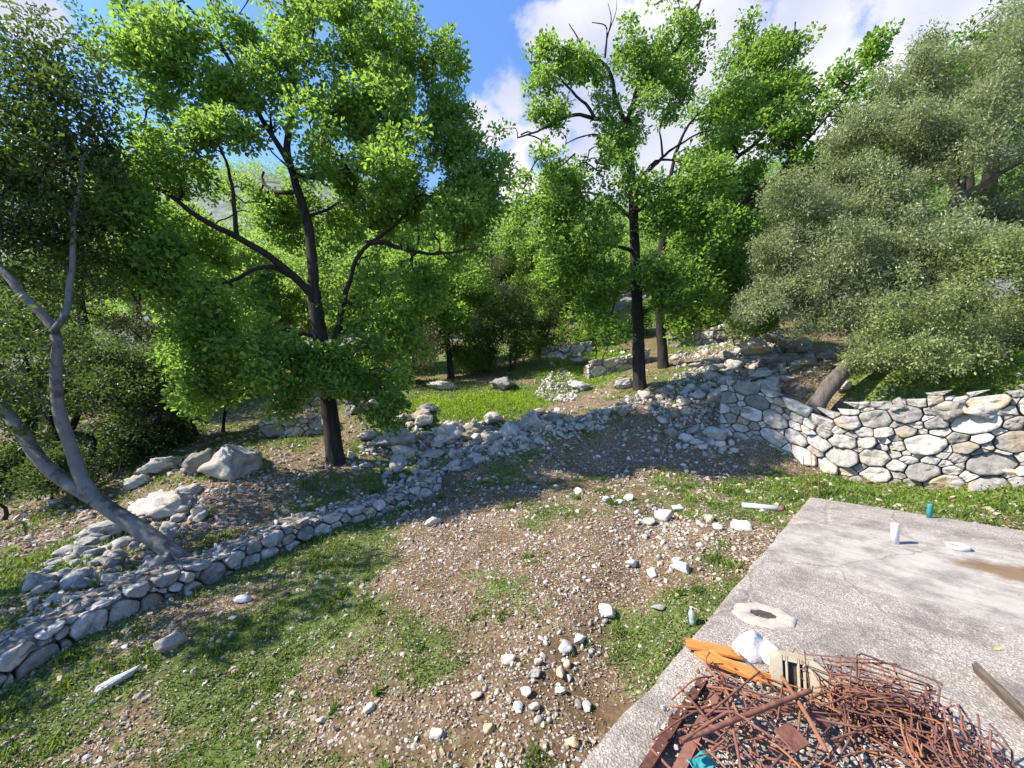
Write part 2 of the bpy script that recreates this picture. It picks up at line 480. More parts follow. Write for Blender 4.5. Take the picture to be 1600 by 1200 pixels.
M['old_timber'] = simple_mat('weathered_timber', (0.045, 0.033, 0.025), (0.17, 0.13, 0.10), 10.0, 0.85, 0.2, 0.6, 0.004, 0.0, (1.0, 12.0, 12.0))
M['yellow_leaf'] = simple_mat('yellow_dry_leaf', (0.45, 0.32, 0.08), (0.65, 0.50, 0.16), 20.0, 0.7)
def bottle_mat():
    m, t, out = new_mat('clear_plastic')
    b = NB(t)
    t.links.new(b.pbsdf((0.75, 0.86, 0.9), 0.18, None, 0.5, **{'Transmission Weight': 0.6, 'IOR': 1.3}), out.inputs[0])
    return m
M['clear'] = bottle_mat()

# ------------------------------------------------------------------ terrain
# anchors: picture pixel + distance ahead of the camera -> a point of the ground
ANCH = [
 (800,1200,2.6),(400,1200,2.75),(0,1200,2.85),(0,1085,3.35),(330,908,4.96),(500,832,6.2),(690,765,8.0),
 (600,950,4.2),(800,950,4.1),(800,800,6.5),(1000,950,3.96),(1100,860,4.8),(1000,780,6.6),(1200,800,6.0),(200,1000,3.8),
 (1300,745,7.3),(1600,800,5.2),(1160,702,10.0),(1300,742,9.0),(1450,745,8.0),(1600,756,7.0),(900,720,9.3),(800,690,10.3),
 (850,665,11.0),(940,638,12.0),(1000,606,13.5),(1100,645,11.5),(1100,603,13.0),(1200,575,14.0),(1200,535,17.0),
 (1250,612,10.6),(1330,600,10.0),(1450,590,9.0),(1600,585,8.0),(1550,555,11.0),(1400,560,12.5),
 (525,720,9.5),(440,700,10.0),(100,880,5.5),(330,800,7.2),(150,790,8.0),(300,730,9.0),(0,800,8.0),(0,930,4.6),(450,790,7.6),(570,760,8.6),
 (620,700,10.5),(720,690,11.0),(700,630,13.2),(800,628,13.8),(620,636,13.0),(640,655,12.4),(740,660,12.4),(820,655,12.6),
 (860,580,17.0),(900,556,20.0),(700,590,18.0),(450,618,16.0),(470,668,12.5),(300,640,15.0),(0,650,15.0),
 (900,610,15.0),(960,575,17.0),(1037,573,15.5),(1120,535,21.0),(1120,520,23.0),
 (800,530,30.0),(1000,490,30.0),(1300,440,30.0),(400,550,30.0),(0,570,30.0),(1600,450,25.0),
 (800,420,60.0),(400,400,70.0),(1050,380,60.0),(1500,300,60.0),(0,430,80.0),(-500,480,60.0),
 (815,338,130.0),(440,275,180.0),(200,250,180.0),(1100,290,130.0),(1500,230,120.0),(0,230,200.0),(-500,260,200.0),(2100,250,120.0),(2600,500,20.0),(2200,560,12.0),
]
AP = [at(*a) for a in ANCH]
AP += [np.array(p, dtype=float) for p in [(0,0,-1.1),(-4,0,-1.4),(-8,3,-1.3),(4,0,-1.0),(8,3,-0.1),(0,-12,-2.5),(-15,-8,-4),(15,-8,-0.5),(-14,8,-2.2),(-25,18,-2.5),(-60,-30,-12),(60,-30,5),(0,-80,-18),(14,4,1.6),(11,3,1.4),(9.0,5.0,0.0),(10.2,4.6,1.5)]]
AP = np.array(AP)

def warp(x, y):
    x = np.asarray(x, dtype=float); y = np.asarray(y, dtype=float)
    cy = y - 4.0
    d = np.sqrt(x * x + cy * cy) + 1e-9
    r = 6.0 * np.log1p(d / 6.0)
    return np.stack([x / d * r, cy / d * r], -1)

_W = warp(AP[:, 0], AP[:, 1])
def _tps(r2):
    return 0.5 * r2 * np.log(r2 + 1e-9)
def _solve():
    n = len(_W)
    d2 = ((_W[:, None] - _W[None]) ** 2).sum(-1)
    K = _tps(d2) + np.eye(n) * 0.03
    P = np.c_[np.ones(n), _W]
    A = np.zeros((n + 3, n + 3))
    A[:n, :n] = K; A[:n, n:] = P; A[n:, :n] = P.T
    return np.linalg.solve(A, np.r_[AP[:, 2], 0, 0, 0])
_C = _solve()

# drystone walls as polylines: (x, y) foot points seen from the camera side
def PX(u, v, Y):
    p = at(u, v, Y)
    return (p[0], p[1])
WALL_R = [(5.55, 10.75), (6.05, 10.35), (7.1, 9.0), (8.9, 7.0), (10.3, 4.9), (11.2, 3.2)]
WALL_L = [(-5.6, 1.6), (-4.3, 3.4), (-3.72, 4.96), (-2.95, 6.2), (-1.45, 8.15)]

def seg_dist(x, y, line):
    """signed distance to a polyline (positive on the left-hand side of its direction) and arc length"""
    x = np.asarray(x, dtype=float); y = np.asarray(y, dtype=float)
    best = np.full(x.shape, 1e9); sgn = np.zeros(x.shape); arc = np.zeros(x.shape)
    s0 = 0.0
    for (ax, ay), (bx, by) in zip(line[:-1], line[1:]):
        dx, dy = bx - ax, by - ay
        L = math.hypot(dx, dy)
        t = ((x - ax) * dx + (y - ay) * dy) / (L * L)
        tc_ = np.clip(t, 0, 1)
        d = np.hypot(x - ax - tc_ * dx, y - ay - tc_ * dy)
        cr = dx * (y - ay) - dy * (x - ax)
        m = d < best
        best = np.where(m, d, best); sgn = np.where(m, np.sign(cr), sgn); arc = np.where(m, s0 + tc_ * L, arc)
        s0 += L
    return best * sgn, arc

def height(x, y, detail=True):
    x = np.asarray(x, dtype=float); y = np.asarray(y, dtype=float)
    shp = x.shape
    w = warp(x.ravel(), y.ravel())
    z = np.empty(len(w))
    for i in range(0, len(w), 20000):
        q = w[i:i + 20000]
        d2 = ((q[:, None] - _W[None]) ** 2).sum(-1)
        z[i:i + 20000] = _tps(d2) @ _C[:len(_W)] + _C[-3] + q @ _C[-2:]
    z = z.reshape(shp)
    if detail:
        d = np.hypot(x, y)
        near = 1 - sstep(18, 40, d)
        z = z + near * (0.075 * fbm2(x, y, 0.9, 4, 3) + 0.03 * fbm2(x, y, 3.1, 3, 5))
        z = z + (1 - near) * (1.6 * fbm2(x, y, 0.06, 5, 9))
        # washed-out furrow beside the slab
        fd, _ = seg_dist(x, y, [(0.6, 1.8), (0.75, 3.2), (1.25, 4.2), (1.6, 5.2), (2.4, 6.2)])
        z = z - 0.10 * np.exp(-(fd / 0.35) ** 2)
    return z

def hz(x, y):
    return float(height(np.array([x]), np.array([y]))[0])

def ground_at(u, v, y0=1.5, y1=150.0):
    Y = np.geomspace(y0, y1, 900)
    X = (u - 800) / F * Y
    Z = CAMZ - (v - 600) / F * Y
    H = height(X, Y)
    k = np.where(H >= Z)[0]
    i = k[0] if len(k) else int(np.argmin(np.abs(H - Z)))
    return np.array([X[i], Y[i], H[i]])

# grass cover of the ground, 0..1
GRASS = [(520,930,.9,.8),(640,1030,.7,.6),(120,1120,1.1,.35),(60,1050,.8,.6),(300,1060,.6,.3),(250,985,.35,-.6),(160,1150,.4,-.6),(400,1100,.35,-.6),(480,940,.3,-.4),(270,1150,.3,-.5),(420,860,.9,.5),(600,850,1.0,.55),(440,1000,.6,.7),(330,1140,.5,.4),
 (1320,765,1.2,1.1),(1500,785,1.6,1.3),(1180,765,1.1,.9),(1060,755,.7,.6),(1040,1000,.5,1.),(1110,950,.5,.9),(990,1060,.45,.9),(930,860,.5,.4),(860,800,.5,.5),(770,730,.8,.6),(1050,865,.5,.5),(1150,860,.4,.9),
 (740,625,1.6,2.6),(660,632,1.2,2.4),(820,628,1.0,2.3),(900,578,1.4,2.5),(890,555,1.5,2.5),(880,598,.9,2.2),(700,570,3,1.5),(800,545,3,1.5),(560,570,3,1.5),(1070,500,4,1.3),(400,560,4,1.2),(200,590,4,1.0),(960,620,.7,.7),(450,690,.9,.7),(600,745,.9,.6),(470,775,.8,.6),(100,865,.9,1.1),(40,895,.8,1.1),(1560,560,1.6,1.4),(1470,570,1.0,1.2),(980,555,1.0,1.0),
 (600,610,1.5,.8),(60,700,2,.9),(1080,545,1.5,.6),
 (780,830,.9,-.9),(690,880,.6,-.7),(1060,830,.9,-.7),(700,800,.7,-.5),(980,730,1.4,-.7),(1080,690,1.4,-.9),(860,1120,.6,-.9),(900,1000,.5,-.8),(1000,880,.6,-.6),(960,1150,.5,-.9),(700,1150,.5,-.5),(560,1160,.5,-.4),(480,730,.7,-.6),(400,760,.7,-.6),(330,820,.7,-.3),(720,660,.9,-.9),(820,650,.9,-.9),(900,630,.8,-.6),(420,940,.5,-.5),(300,980,.5,-.4)]
_G = []
for (u, v, r, w) in GRASS:
    p = ground_at(u, v)
    _G.append((p[0], p[1], r, w))
def grass_cover(x, y):
    x = np.asarray(x, dtype=float); y = np.asarray(y, dtype=float)
    d = np.hypot(x, y)
    g = 0.42 + 0.60 * fbm2(x, y, 0.8, 3, 21) + 0.55 * fbm2(x, y, 3.0, 3, 22)
    for (px, py, r, w) in _G:
        g = g + 0.62 * w * np.exp(-(((x - px) ** 2 + (y - py) ** 2) / (r * r)))
    return np.clip(g, 0, 1)

MUD = [(850,1070,.16),(905,1100,.15),(880,1015,.16),(940,990,.14),(960,1120,.18),(740,1165,.14),(905,755,.35),(1000,770,.35),(1060,780,.25)]
_MUDP = [tuple(ground_at(u, v)[:2]) + (r,) for u, v, r in MUD]
def mud_cover(x, y):
    m = np.zeros_like(np.asarray(x, dtype=float))
    for (px, py, r) in _MUDP:
        m = m + np.exp(-(((x - px) ** 2 + (y - py) ** 2) / (r * r)))
    return np.clip(1.3 * m + 0.9 * fbm2(x, y, 2.6, 3, 71) - .15, 0, 1) * (m > .02)
# one sheet reaching the horizon, finest beside the camera
def sinh_axis(lo, hi, c, s, n):
    a, b_ = math.asinh((lo - c) / s), math.asinh((hi - c) / s)
    return c + s * np.sinh(np.linspace(a, b_, n))
gx = sinh_axis(-320, 320, 0.5, 4.0, 560)
gy = sinh_axis(-120, 420, 5.5, 4.5, 600)
GX, GY = np.meshgrid(gx, gy)
GZ = height(GX, GY)
idx = np.arange(GX.size).reshape(GX.shape)
gf = np.stack([idx[:-1, :-1], idx[:-1, 1:], idx[1:, 1:], idx[1:, :-1]], -1).reshape(-1, 4)
gcov = grass_cover(GX.ravel(), GY.ravel())
gd = np.hypot(GX, GY).ravel()
mudc = mud_cover(GX.ravel(), GY.ravel())
stony = np.clip(1.1 - gcov * 0.9 - mudc, 0, 1) * (1 - sstep(14, 24, gd))
me = mesh_arrays('ground', np.stack([GX, GY, GZ], -1).reshape(-1, 3), gf, True,
                 {'grass': ('POINT', gcov * (1 - 0.5 * sstep(25, 45, gd))), 'stony': ('POINT', stony), 'mud': ('POINT', mudc), 'rocky': ('POINT', sstep(24, 45, gd))})
tag(link('ground', me, M['ground']), kind='structure')

# ------------------------------------------------------------------ rocks
def ico(sub):
    bm = bmesh.new()
    bmesh.ops.create_icosphere(bm, subdivisions=sub, radius=1.0)
    V = np.array([v.co[:] for v in bm.verts])
    Fc = np.array([[v.index for v in f.verts] for f in bm.faces])
    bm.free()
    return V, Fc
ICO = {k: ico(k) for k in (1, 2, 3, 4)}

def rock_shape(sub, seed, cuts=9, rough=0.16, flat=0.8):
    rng = np.random.default_rng(seed)
    V, Fc = ICO[sub]
    V = V.copy()
    V *= (1 + 0.22 * fbm(V * 1.1 + seed * 3.7, 2, seed))[:, None]
    for k in range(cuts + 5):
        n = rng.normal(size=3); n /= np.linalg.norm(n)
        d = rng.uniform(0.50, 0.84)
        e = V @ n - d
        V -= np.where(e > 0, e, 0)[:, None] * n * 0.92
    V *= (1 + rough * fbm(V * 2.6 + seed, 4, seed + 50, 0.6) - 0.10 * (1 - np.abs(fbm(V * 3.3 + seed, 3, seed + 80, 0.55))) ** 5)[:, None]
    if sub >= 4:
        # bedding planes and cracks of weathered limestone
        ax = rng.normal(size=3) + np.array([0, 0, 1.6]); ax /= np.linalg.norm(ax)
        h_ = (V @ ax) * rng.uniform(3.2, 4.6) + 0.7 * fbm(V * 1.7 + seed, 3, seed + 60)
        saw = h_ - np.floor(h_)
        V *= (1 - 0.085 * np.exp(-((saw - .5) / .10) ** 2) + 0.05 * (saw - .5))[:, None]
        V *= (1 - 0.16 * (1 - np.abs(fbm(V * 1.9 + 5 + seed, 4, seed + 90, 0.6))) ** 7)[:, None]
        V *= (1 + 0.05 * fbm(V * 8 + seed, 3, seed + 95, 0.6))[:, None]
    V *= np.array([1.0, rng.uniform(0.65, 0.95), flat * rng.uniform(0.6, 0.95)])
    V /= np.abs(V).max()
    return V, Fc

ROCKS_HI = [rock_shape(4, 100 + k, 10, 0.26) for k in range(8)]
ROCKS = [rock_shape(3, 10 + k, 9) for k in range(14)]
ROCKS_MID = [rock_shape(2, 40 + k, 8) for k in range(10)]
ROCKS_LO = [rock_shape(1, 70 + k, 5, 0.1) for k in range(10)]
ROCK_ME = {}
def rock_data(lib, k, mat='rock'):
    key = (id(lib), k, mat)
    if key not in ROCK_ME:
        V, Fc = lib[k]
        ROCK_ME[key] = mesh_arrays('stone', V, Fc, True)
        ROCK_ME[key].materials.append(M[mat])
    return ROCK_ME[key]

def put_rock(name, x, y, size, label, cat, group, k=None, flat=1.0, rot=None, sink=0.3, tilt=0.3, z=None, aspect=1.0, hi=False, mat=None):
    """one rock lying on the ground; size is its half length"""
    lib = ROCKS_HI if hi else ROCKS
    kk = (random.randrange(len(lib)) if k is None else k) % len(lib)
    o = bpy.data.objects.new(name, rock_data(lib, kk, mat or 'rock'))
    o.scale = (size, size * aspect, size * flat)
    o.rotation_euler = (random.uniform(-tilt, tilt), random.uniform(-tilt, tilt), random.uniform(0, 6.28) if rot is None else rot)
    zz = hz(x, y) if z is None else z
    o.location = (float(x), float(y), float(zz + size * flat * 0.6 * (1 - 2 * sink)))
    COL.objects.link(o)
    return tag(o, label, cat, group)

def merge_rocks(lib, P, S, tint, rng, squash=(0.6, 1.0)):
    """many small stones in one mesh"""
    VV, FF, TT = [], [], []
    base = 0
    which = rng.integers(0, len(lib), len(P))
    for k in range(len(lib)):
        sel = np.where(which == k)[0]
        if not len(sel): continue
        V, Fc = lib[k]
        n = len(sel)
        q = rng.normal(size=(n, 4)); q[:, 1:3] *= 0.35
        q /= np.linalg.norm(q, axis=1)[:, None]
        w, x, y, z = q.T
        Rm = np.stack([1 - 2 * (y * y + z * z), 2 * (x * y - z * w), 2 * (x * z + y * w),
                       2 * (x * y + z * w), 1 - 2 * (x * x + z * z), 2 * (y * z - x * w),
                       2 * (x * z - y * w), 2 * (y * z + x * w), 1 - 2 * (x * x + y * y)], -1).reshape(n, 3, 3)
        sc = S[sel][:, None] * np.stack([np.ones(n), rng.uniform(0.7, 1, n), rng.uniform(*squash, n)], -1)
        W = np.einsum('nij,nvj->nvi', Rm, V[None] * sc[:, None, :]) + P[sel][:, None, :]
        VV.append(W.reshape(-1, 3))
        FF.append((Fc[None] + (np.arange(n) * len(V))[:, None, None]).reshape(-1, 3) + base)
        TT.append(np.repeat(tint[sel], len(Fc)))
        base += n * len(V)
    return np.concatenate(VV), np.concatenate(FF), np.concatenate(TT)

# ------------------------------------------------------------------ drystone walls
def resample(line, step):
    P = np.array(line, dtype=float)
    d = np.r_[0, np.cumsum(np.hypot(*np.diff(P, axis=0).T))]
    n = max(2, int(d[-1] / step) + 1)
    s = np.linspace(0, d[-1], n)
    return s, np.stack([np.interp(s, d, P[:, 0]), np.interp(s, d, P[:, 1])], -1), d[-1]

class WallLine:
    def __init__(s, line, side=1):
        # smooth the polyline a little
        P = np.array(line, dtype=float)
        for _ in range(2):
            Q = [P[0]]
            for a, b_ in zip(P[:-1], P[1:]):
                Q += [a * 0.75 + b_ * 0.25, a * 0.25 + b_ * 0.75]
            Q.append(P[-1]); P = np.array(Q)
        s.P = P
        s.d = np.r_[0, np.cumsum(np.hypot(*np.diff(P, axis=0).T))]
        s.L = s.d[-1]
        s.side = side
        tg = np.gradient(P, s.d, axis=0)
        tg /= np.linalg.norm(tg, axis=1)[:, None]
        s.N = np.stack([tg[:, 1], -tg[:, 0]], -1) * side     # outward normal (towards the camera side)
    def pos(s, t): return np.stack([np.interp(t, s.d, s.P[:, 0]), np.interp(t, s.d, s.P[:, 1])], -1)
    def nor(s, t):
        n = np.stack([np.interp(t, s.d, s.N[:, 0]), np.interp(t, s.d, s.N[:, 1])], -1)
        return n / np.linalg.norm(n, axis=-1)[..., None]

def clip_poly(poly, a, b_, c):
    """keep a*x+b*y<=c"""
    out = []
    n = len(poly)
    for i in range(n):
        p, q = poly[i], poly[(i + 1) % n]
        dp, dq = a * p[0] + b_ * p[1] - c, a * q[0] + b_ * q[1] - c
        if dp <= 0: out.append(p)
        if dp * dq < 0:
            t = dp / (dp - dq)
            out.append((p[0] + t * (q[0] - p[0]), p[1] + t * (q[1] - p[1])))
    return out

def stone_cells(L, top, size, seed, stretch=1.5, big=0.25):
    rng = np.random.default_rng(seed)
    # variable-radius dart throwing in a space squeezed along the wall
    pts, rad = [], []
    for k in range(6000):
        t = rng.uniform(0, L); h = rng.uniform(-0.08, 1.0) * (top(t) + 0.06)
        f = k / 6000
        r = size * (rng.uniform(1.5, 2.2 if size > .15 else 2.0) if f < big * 0.12 else rng.uniform(0.8, 1.15) if f < 0.4 else rng.uniform(0.5, 0.75))
        p = np.array([t / stretch, h])
        if pts:
            d = np.hypot(*(np.array(pts) - p).T)
            if np.any(d < 0.5 * (np.array(rad) + r)): continue
        pts.append(p); rad.append(r)
    pts = np.array(pts); rad = np.array(rad)
    cells = []
    for i in range(len(pts)):
        p = pts[i]
        tt = top(p[0] * stretch)
        H = max(p[1] + 0.3 * rad[i], tt + rng.uniform(-0.04, 0.06)) if size > 0.15 else tt + rng.uniform(-.015, .015)
        poly = [(max(0, p[0] - 3 * rad[i]), -0.15), (min(L / stretch, p[0] + 3 * rad[i]), -0.15), (min(L / stretch, p[0] + 3 * rad[i]), H), (max(0, p[0] - 3 * rad[i]), H)]
        d = np.hypot(*(pts - p).T)
        for j in np.argsort(d)[1:40]:
            q = pts[j]
            dx, dy = q - p
            D2 = dx * dx + dy * dy
            # power diagram so that big stones keep more room
            w = 0.5 * (D2 + 0.25 * (rad[i] ** 2 - rad[j] ** 2) * 1.6)
            poly = clip_poly(poly, dx, dy, dx * p[0] + dy * p[1] + w)
            if len(poly) < 3: break
        if len(poly) < 3: continue
        cells.append([(a * stretch, b_) for a, b_ in poly])
    return cells

def stone_from_cell(cell, rng, gap=0.012, depth=0.10, m=34, back=0.22, soft=1):
    P = np.array(cell)
    c = P.mean(0)
    # resample the outline, rounding its corners
    Q = np.vstack([P, P[:1]])
    d = np.r_[0, np.cumsum(np.hypot(*np.diff(Q, axis=0).T))]
    s = np.linspace(0, d[-1], 68, endpoint=False)
    O = np.stack([np.interp(s, d, Q[:, 0]), np.interp(s, d, Q[:, 1])], -1)
    for _ in range(soft):
        O = 0.5 * O + 0.25 * (np.roll(O, 1, 0) + np.roll(O, -1, 0))
    O = O[np.linspace(0, 68, m, endpoint=False).astype(int)]
    ext = np.hypot(*(O - c).T)
    sc = max(0.4, 1 - gap / max(0.03, ext.mean()))
    O = c + (O - c) * sc
    size = ext.mean()
    ph = np.linspace(0, 2 * np.pi, m, endpoint=False)
    O = c + (O - c) * (1 - 0.05 * np.abs(np.sin(ph * 2.5 + rng.uniform(0, 6))) * rng.uniform(0, 1.3) + 0.03 * fbm(np.stack([np.cos(ph) * 2.5, np.sin(ph) * 2.5, np.full(m, rng.uniform(0, 99))], -1), 3, 8))[:, None]
    dep = min(depth, size * 0.75) * rng.uniform(0.7, 1.3)
    rings = [(-back, 0.86), (-0.03, 0.985), (0.40 * dep, 1.0), (0.82 * dep, 0.985), (1.0 * dep, 0.93), (1.03 * dep, 0.70), (1.03 * dep, 0.35)]
    V = []
    for z, k in rings:
        V.append(np.c_[c + (O - c) * k, np.full(m, z)])
    V.append(np.array([[c[0], c[1], 1.03 * dep]]))
    V = np.concatenate(V)
    # uneven face: tilt and lumps
    tl = rng.normal(size=2) * 0.22
    up = np.clip(V[:, 2] / max(dep, 1e-3), 0, 1)
    V[:, 2] += up * ((V[:, :2] - c) @ tl) + rng.normal() * 0.012 * up
    V[:, 2] += up * 0.16 * size * fbm(np.c_[V[:, :2] * (2.4 / max(size, .05)), np.full(len(V), rng.uniform(0, 90))], 3, 5) * 2.2
    Fq = []
    nr = len(rings)
    for r in range(nr - 1):
        for i in range(m):
            Fq.append([r * m + i, r * m + (i + 1) % m, (r + 1) * m + (i + 1) % m, (r + 1) * m + i])
    Ft = [[(nr - 1) * m + i, (nr - 1) * m + (i + 1) % m, nr * m] for i in range(m)]
    return V, np.array(Fq), np.array(Ft)

def build_wall(name, line, side, top, size, thick, seed, label, group=None, stretch=1.5, depth=0.10, lean=0.06, zoff=0.0, cap=True, gap=0.012, cat='stone wall', both=False, capmat='cap'):
    W = WallLine(line, side)
    mid = W.pos(np.array([W.L / 2]))[0]
    root = empty(name, (mid[0], mid[1], hz(*mid)), label, cat, group)
    ts = np.linspace(0, W.L, 160)
    p0 = W.pos(ts)
    zb = np.convolve(np.pad(height(p0[:, 0], p0[:, 1]), 6, 'edge'), np.ones(13) / 13, 'valid') + zoff
    def base(t): return np.interp(t, ts, zb)
    rng = np.random.default_rng(seed)
    cells = stone_cells(W.L, top, size, seed, stretch, 0.25 if size > .15 else 0.8)
    cells = [c_ for c_ in cells if max(q[1] for q in c_) - min(q[1] for q in c_) > 0.3 * size]
    back = 0.22 if size > 0.15 else 0.07
    VV, FQ, FT, TQ, TT = [], [], [], [], []
    nb = 0
    for face in ((1, -1) if both else (1,)):
        for cell in cells:
            V, q, tr = stone_from_cell(cell, rng, gap, depth, 34, back, 1 if size > .15 else 6)
            t, h, dz = V[:, 0], V[:, 1], V[:, 2]
            n = W.nor(np.clip(t, 0, W.L)); p = W.pos(np.clip(t, 0, W.L))
            tw = t - np.clip(t, 0, W.L)
            if face == 1: off = dz - lean * h
            else: off = -(thick + dz)
            X = np.c_[p + n * off[:, None], base(t) + h]
            VV.append(X); FQ.append(q + nb); FT.append(tr + nb)
            tint = rng.uniform(0, 1)
            TQ.append(np.full(len(q), tint)); TT.append(np.full(len(tr), tint))
            nb += len(V)
    me = mesh_arrays('stonework', np.concatenate(VV), [np.concatenate(FQ), np.concatenate(FT)], True, {'tint': ('FACE', np.concatenate(TQ + TT))})
    link('stonework', me, M['rock_attr'], root)
    # earth and rubble core
    n = W.nor(ts); tp = np.array([top(t) for t in ts]) - 0.05
    A = np.c_[p0 - n * 0.05, zb - 0.4]; B = np.c_[p0 - n * (0.05 + lean * tp[:, None]), zb + tp]
    C = np.c_[p0 - n * thick, zb + tp]; D = np.c_[p0 - n * thick, zb - 0.4]
    k = len(ts)
    V = np.concatenate([A, B, C, D])
    Fq = []
    for i in range(k - 1):
        for a in range(3):
            Fq.append([a * k + i, a * k + i + 1, (a + 1) * k + i + 1, (a + 1) * k + i])
    Fq += [[0, k, 2 * k, 3 * k], [k - 1, 4 * k - 1, 3 * k - 1, 2 * k - 1]]
    link('core', mesh_arrays('core', V, np.array(Fq), False), M['earth'], root)
    if cap:
        # uneven capping surface along the top
        nn = 12
        tt = np.linspace(0, W.L, max(30, int(W.L / 0.05)))
        uu = np.linspace(-0.03, thick + 0.05, nn)
        T, U = np.meshgrid(tt, uu)
        p = W.pos(T.ravel()); q = W.nor(T.ravel())
        tpv = np.array([top(t) for t in T.ravel()])
        z = base(T.ravel()) + tpv - 0.015 + 0.030 * fbm2(T.ravel(), U.ravel(), 2.5, 3, seed) + 0.022 * fbm2(T.ravel(), U.ravel(), 11.0, 3, seed + 1)
        edge = np.minimum(U.ravel() + 0.03, thick + 0.05 - U.ravel()) + 0.05 * fbm2(T.ravel(), U.ravel() * .3, 4.0, 3, seed + 2) - .02
        z -= 0.10 * (1 - sstep(-.02, 0.09, edge))
        X = np.c_[p - q * (U.ravel() + lean * tpv)[:, None], z]
        ii = np.arange(T.size).reshape(T.shape)
        ff = np.stack([ii[:-1, :-1], ii[:-1, 1:], ii[1:, 1:], ii[1:, :-1]], -1).reshape(-1, 4)
        link('capping', mesh_arrays('capping', X, ff, True), M[capmat], root)
    return root, W, base

def top_const(h, amp=0.05, seed=0):
    def f(t): return h + amp * math.sin(t * 2.1 + seed) + amp * 0.6 * math.sin(t * 5.3 + 2 * seed)
    return f

# ------------------------------------------------------------------ trees
def catmull(P, step):
    P = np.array(P, dtype=float)
    if len(P) == 2:
        n = max(2, int(np.linalg.norm(P[1] - P[0]) / step) + 1)
        return P[0] + (P[1] - P[0]) * np.linspace(0, 1, n)[:, None]
    Q = np.vstack([2 * P[0] - P[1], P, 2 * P[-1] - P[-2]])
    out = []
    for i in range(1, len(Q) - 2):
        n = max(2, int(np.linalg.norm(Q[i + 1] - Q[i]) / step))
        t = np.linspace(0, 1, n, endpoint=False)[:, None]
        out.append(0.5 * (2 * Q[i] + (Q[i + 1] - Q[i - 1]) * t + (2 * Q[i - 1] - 5 * Q[i] + 4 * Q[i + 1] - Q[i + 2]) * t ** 2 + (-Q[i - 1] + 3 * Q[i] - 3 * Q[i + 1] + Q[i + 2]) * t ** 3))
    out.append(P[-1:])
    return np.concatenate(out)

class Tubes:
    def __init__(s): s.V, s.F, s.n = [], [], 0
    def add(s, P, r, sides=6, lump=0.0, seed=0, capend=True):
        P = np.asarray(P, dtype=float); r = np.asarray(r, dtype=float)
        if r.ndim == 0: r = np.full(len(P), float(r))
        T = np.gradient(P, axis=0)
        T /= np.linalg.norm(T, axis=1)[:, None] + 1e-9
        ref = np.array([0.0, 0.0, 1.0]) if abs(T[:, 2]).mean() < 0.8 else np.array([1.0, 0.0, 0.0])
        A = np.cross(T, ref); A /= np.linalg.norm(A, axis=1)[:, None] + 1e-9
        B = np.cross(T, A)
        a = np.linspace(0, 2 * np.pi, sides, endpoint=False)
        ring = A[:, None, :] * np.cos(a)[None, :, None] + B[:, None, :] * np.sin(a)[None, :, None]
        rr = np.repeat(r[:, None], sides, 1)
        V = P[:, None, :] + ring * rr[..., None]
        if lump:
            V = P[:, None, :] + ring * (rr * (1 + lump * fbm(V * (0.55 / max(r.mean(), .02)) + seed, 3, seed)))[..., None]
        m = len(P)
        i = np.arange(m - 1)[:, None] * sides
        j = np.arange(sides)[None]
        jn = (j + 1) % sides
        f = np.stack([i + j, i + jn, i + sides + jn, i + sides + j], -1).reshape(-1, 4)
        s.V.append(V.reshape(-1, 3)); s.F.append(f + s.n)
        if capend:
            c = np.arange(sides) + (m - 1) * sides
            s.V.append(P[-1:] + T[-1:] * r[-1]); tip = m * sides
            s.F.append(np.stack([c, np.roll(c, -1), np.full(sides, tip), np.full(sides, tip)], -1)[:, :] + s.n)
            s.n += 1
        s.n += m * sides
    def mesh(s, name):
        V = np.concatenate(s.V); Fq = np.concatenate(s.F)
        tri = Fq[:, 2] == Fq[:, 3]
        return mesh_arrays(name, V, [Fq[~tri], Fq[tri][:, :3]], True)

def leaves(C, A, L, Wd, tint, rng, kite=False, droop=0.0):
    """leaf blades: base points C, axis A (unit), lengths L, widths Wd -> verts, faces, tint"""
    n = len(C)
    up = np.tile(np.array([0, 0, 1.0]), (n, 1)) + rng.normal(size=(n, 3)) * 0.55
    S = np.cross(up, A); S /= np.linalg.norm(S, axis=1)[:, None] + 1e-9
    N = np.cross(A, S)
    L = L[:, None]; Wd = Wd[:, None]
    fold = N * Wd * 0.22
    if kite:
        V = np.stack([C, C + A * L * 0.5 + S * Wd * 0.5 + fold, C + A * L, C + A * L * 0.5 - S * Wd * 0.5 + fold], 1)
        b0 = np.arange(n)[:, None] * 4
        Fc = np.concatenate([b0 + np.array([0, 1, 2]), b0 + np.array([0, 2, 3])])
        return V.reshape(-1, 3), Fc, np.concatenate([tint, tint])
    V = np.stack([C, C + A * L * 0.38 + S * Wd * 0.36 + fold * .7, C + A * L * 0.74 + S * Wd * 0.5 + fold, C + A * L - N * L * droop,
                  C + A * L * 0.74 - S * Wd * 0.5 + fold, C + A * L * 0.38 - S * Wd * 0.36 + fold * .7], 1)
    b0 = np.arange(n)[:, None] * 6
    Fc = np.concatenate([b0 + np.array([0, 1, 2, 3]), b0 + np.array([0, 3, 4, 5])])
    return V.reshape(-1, 3), Fc, np.concatenate([tint, tint])

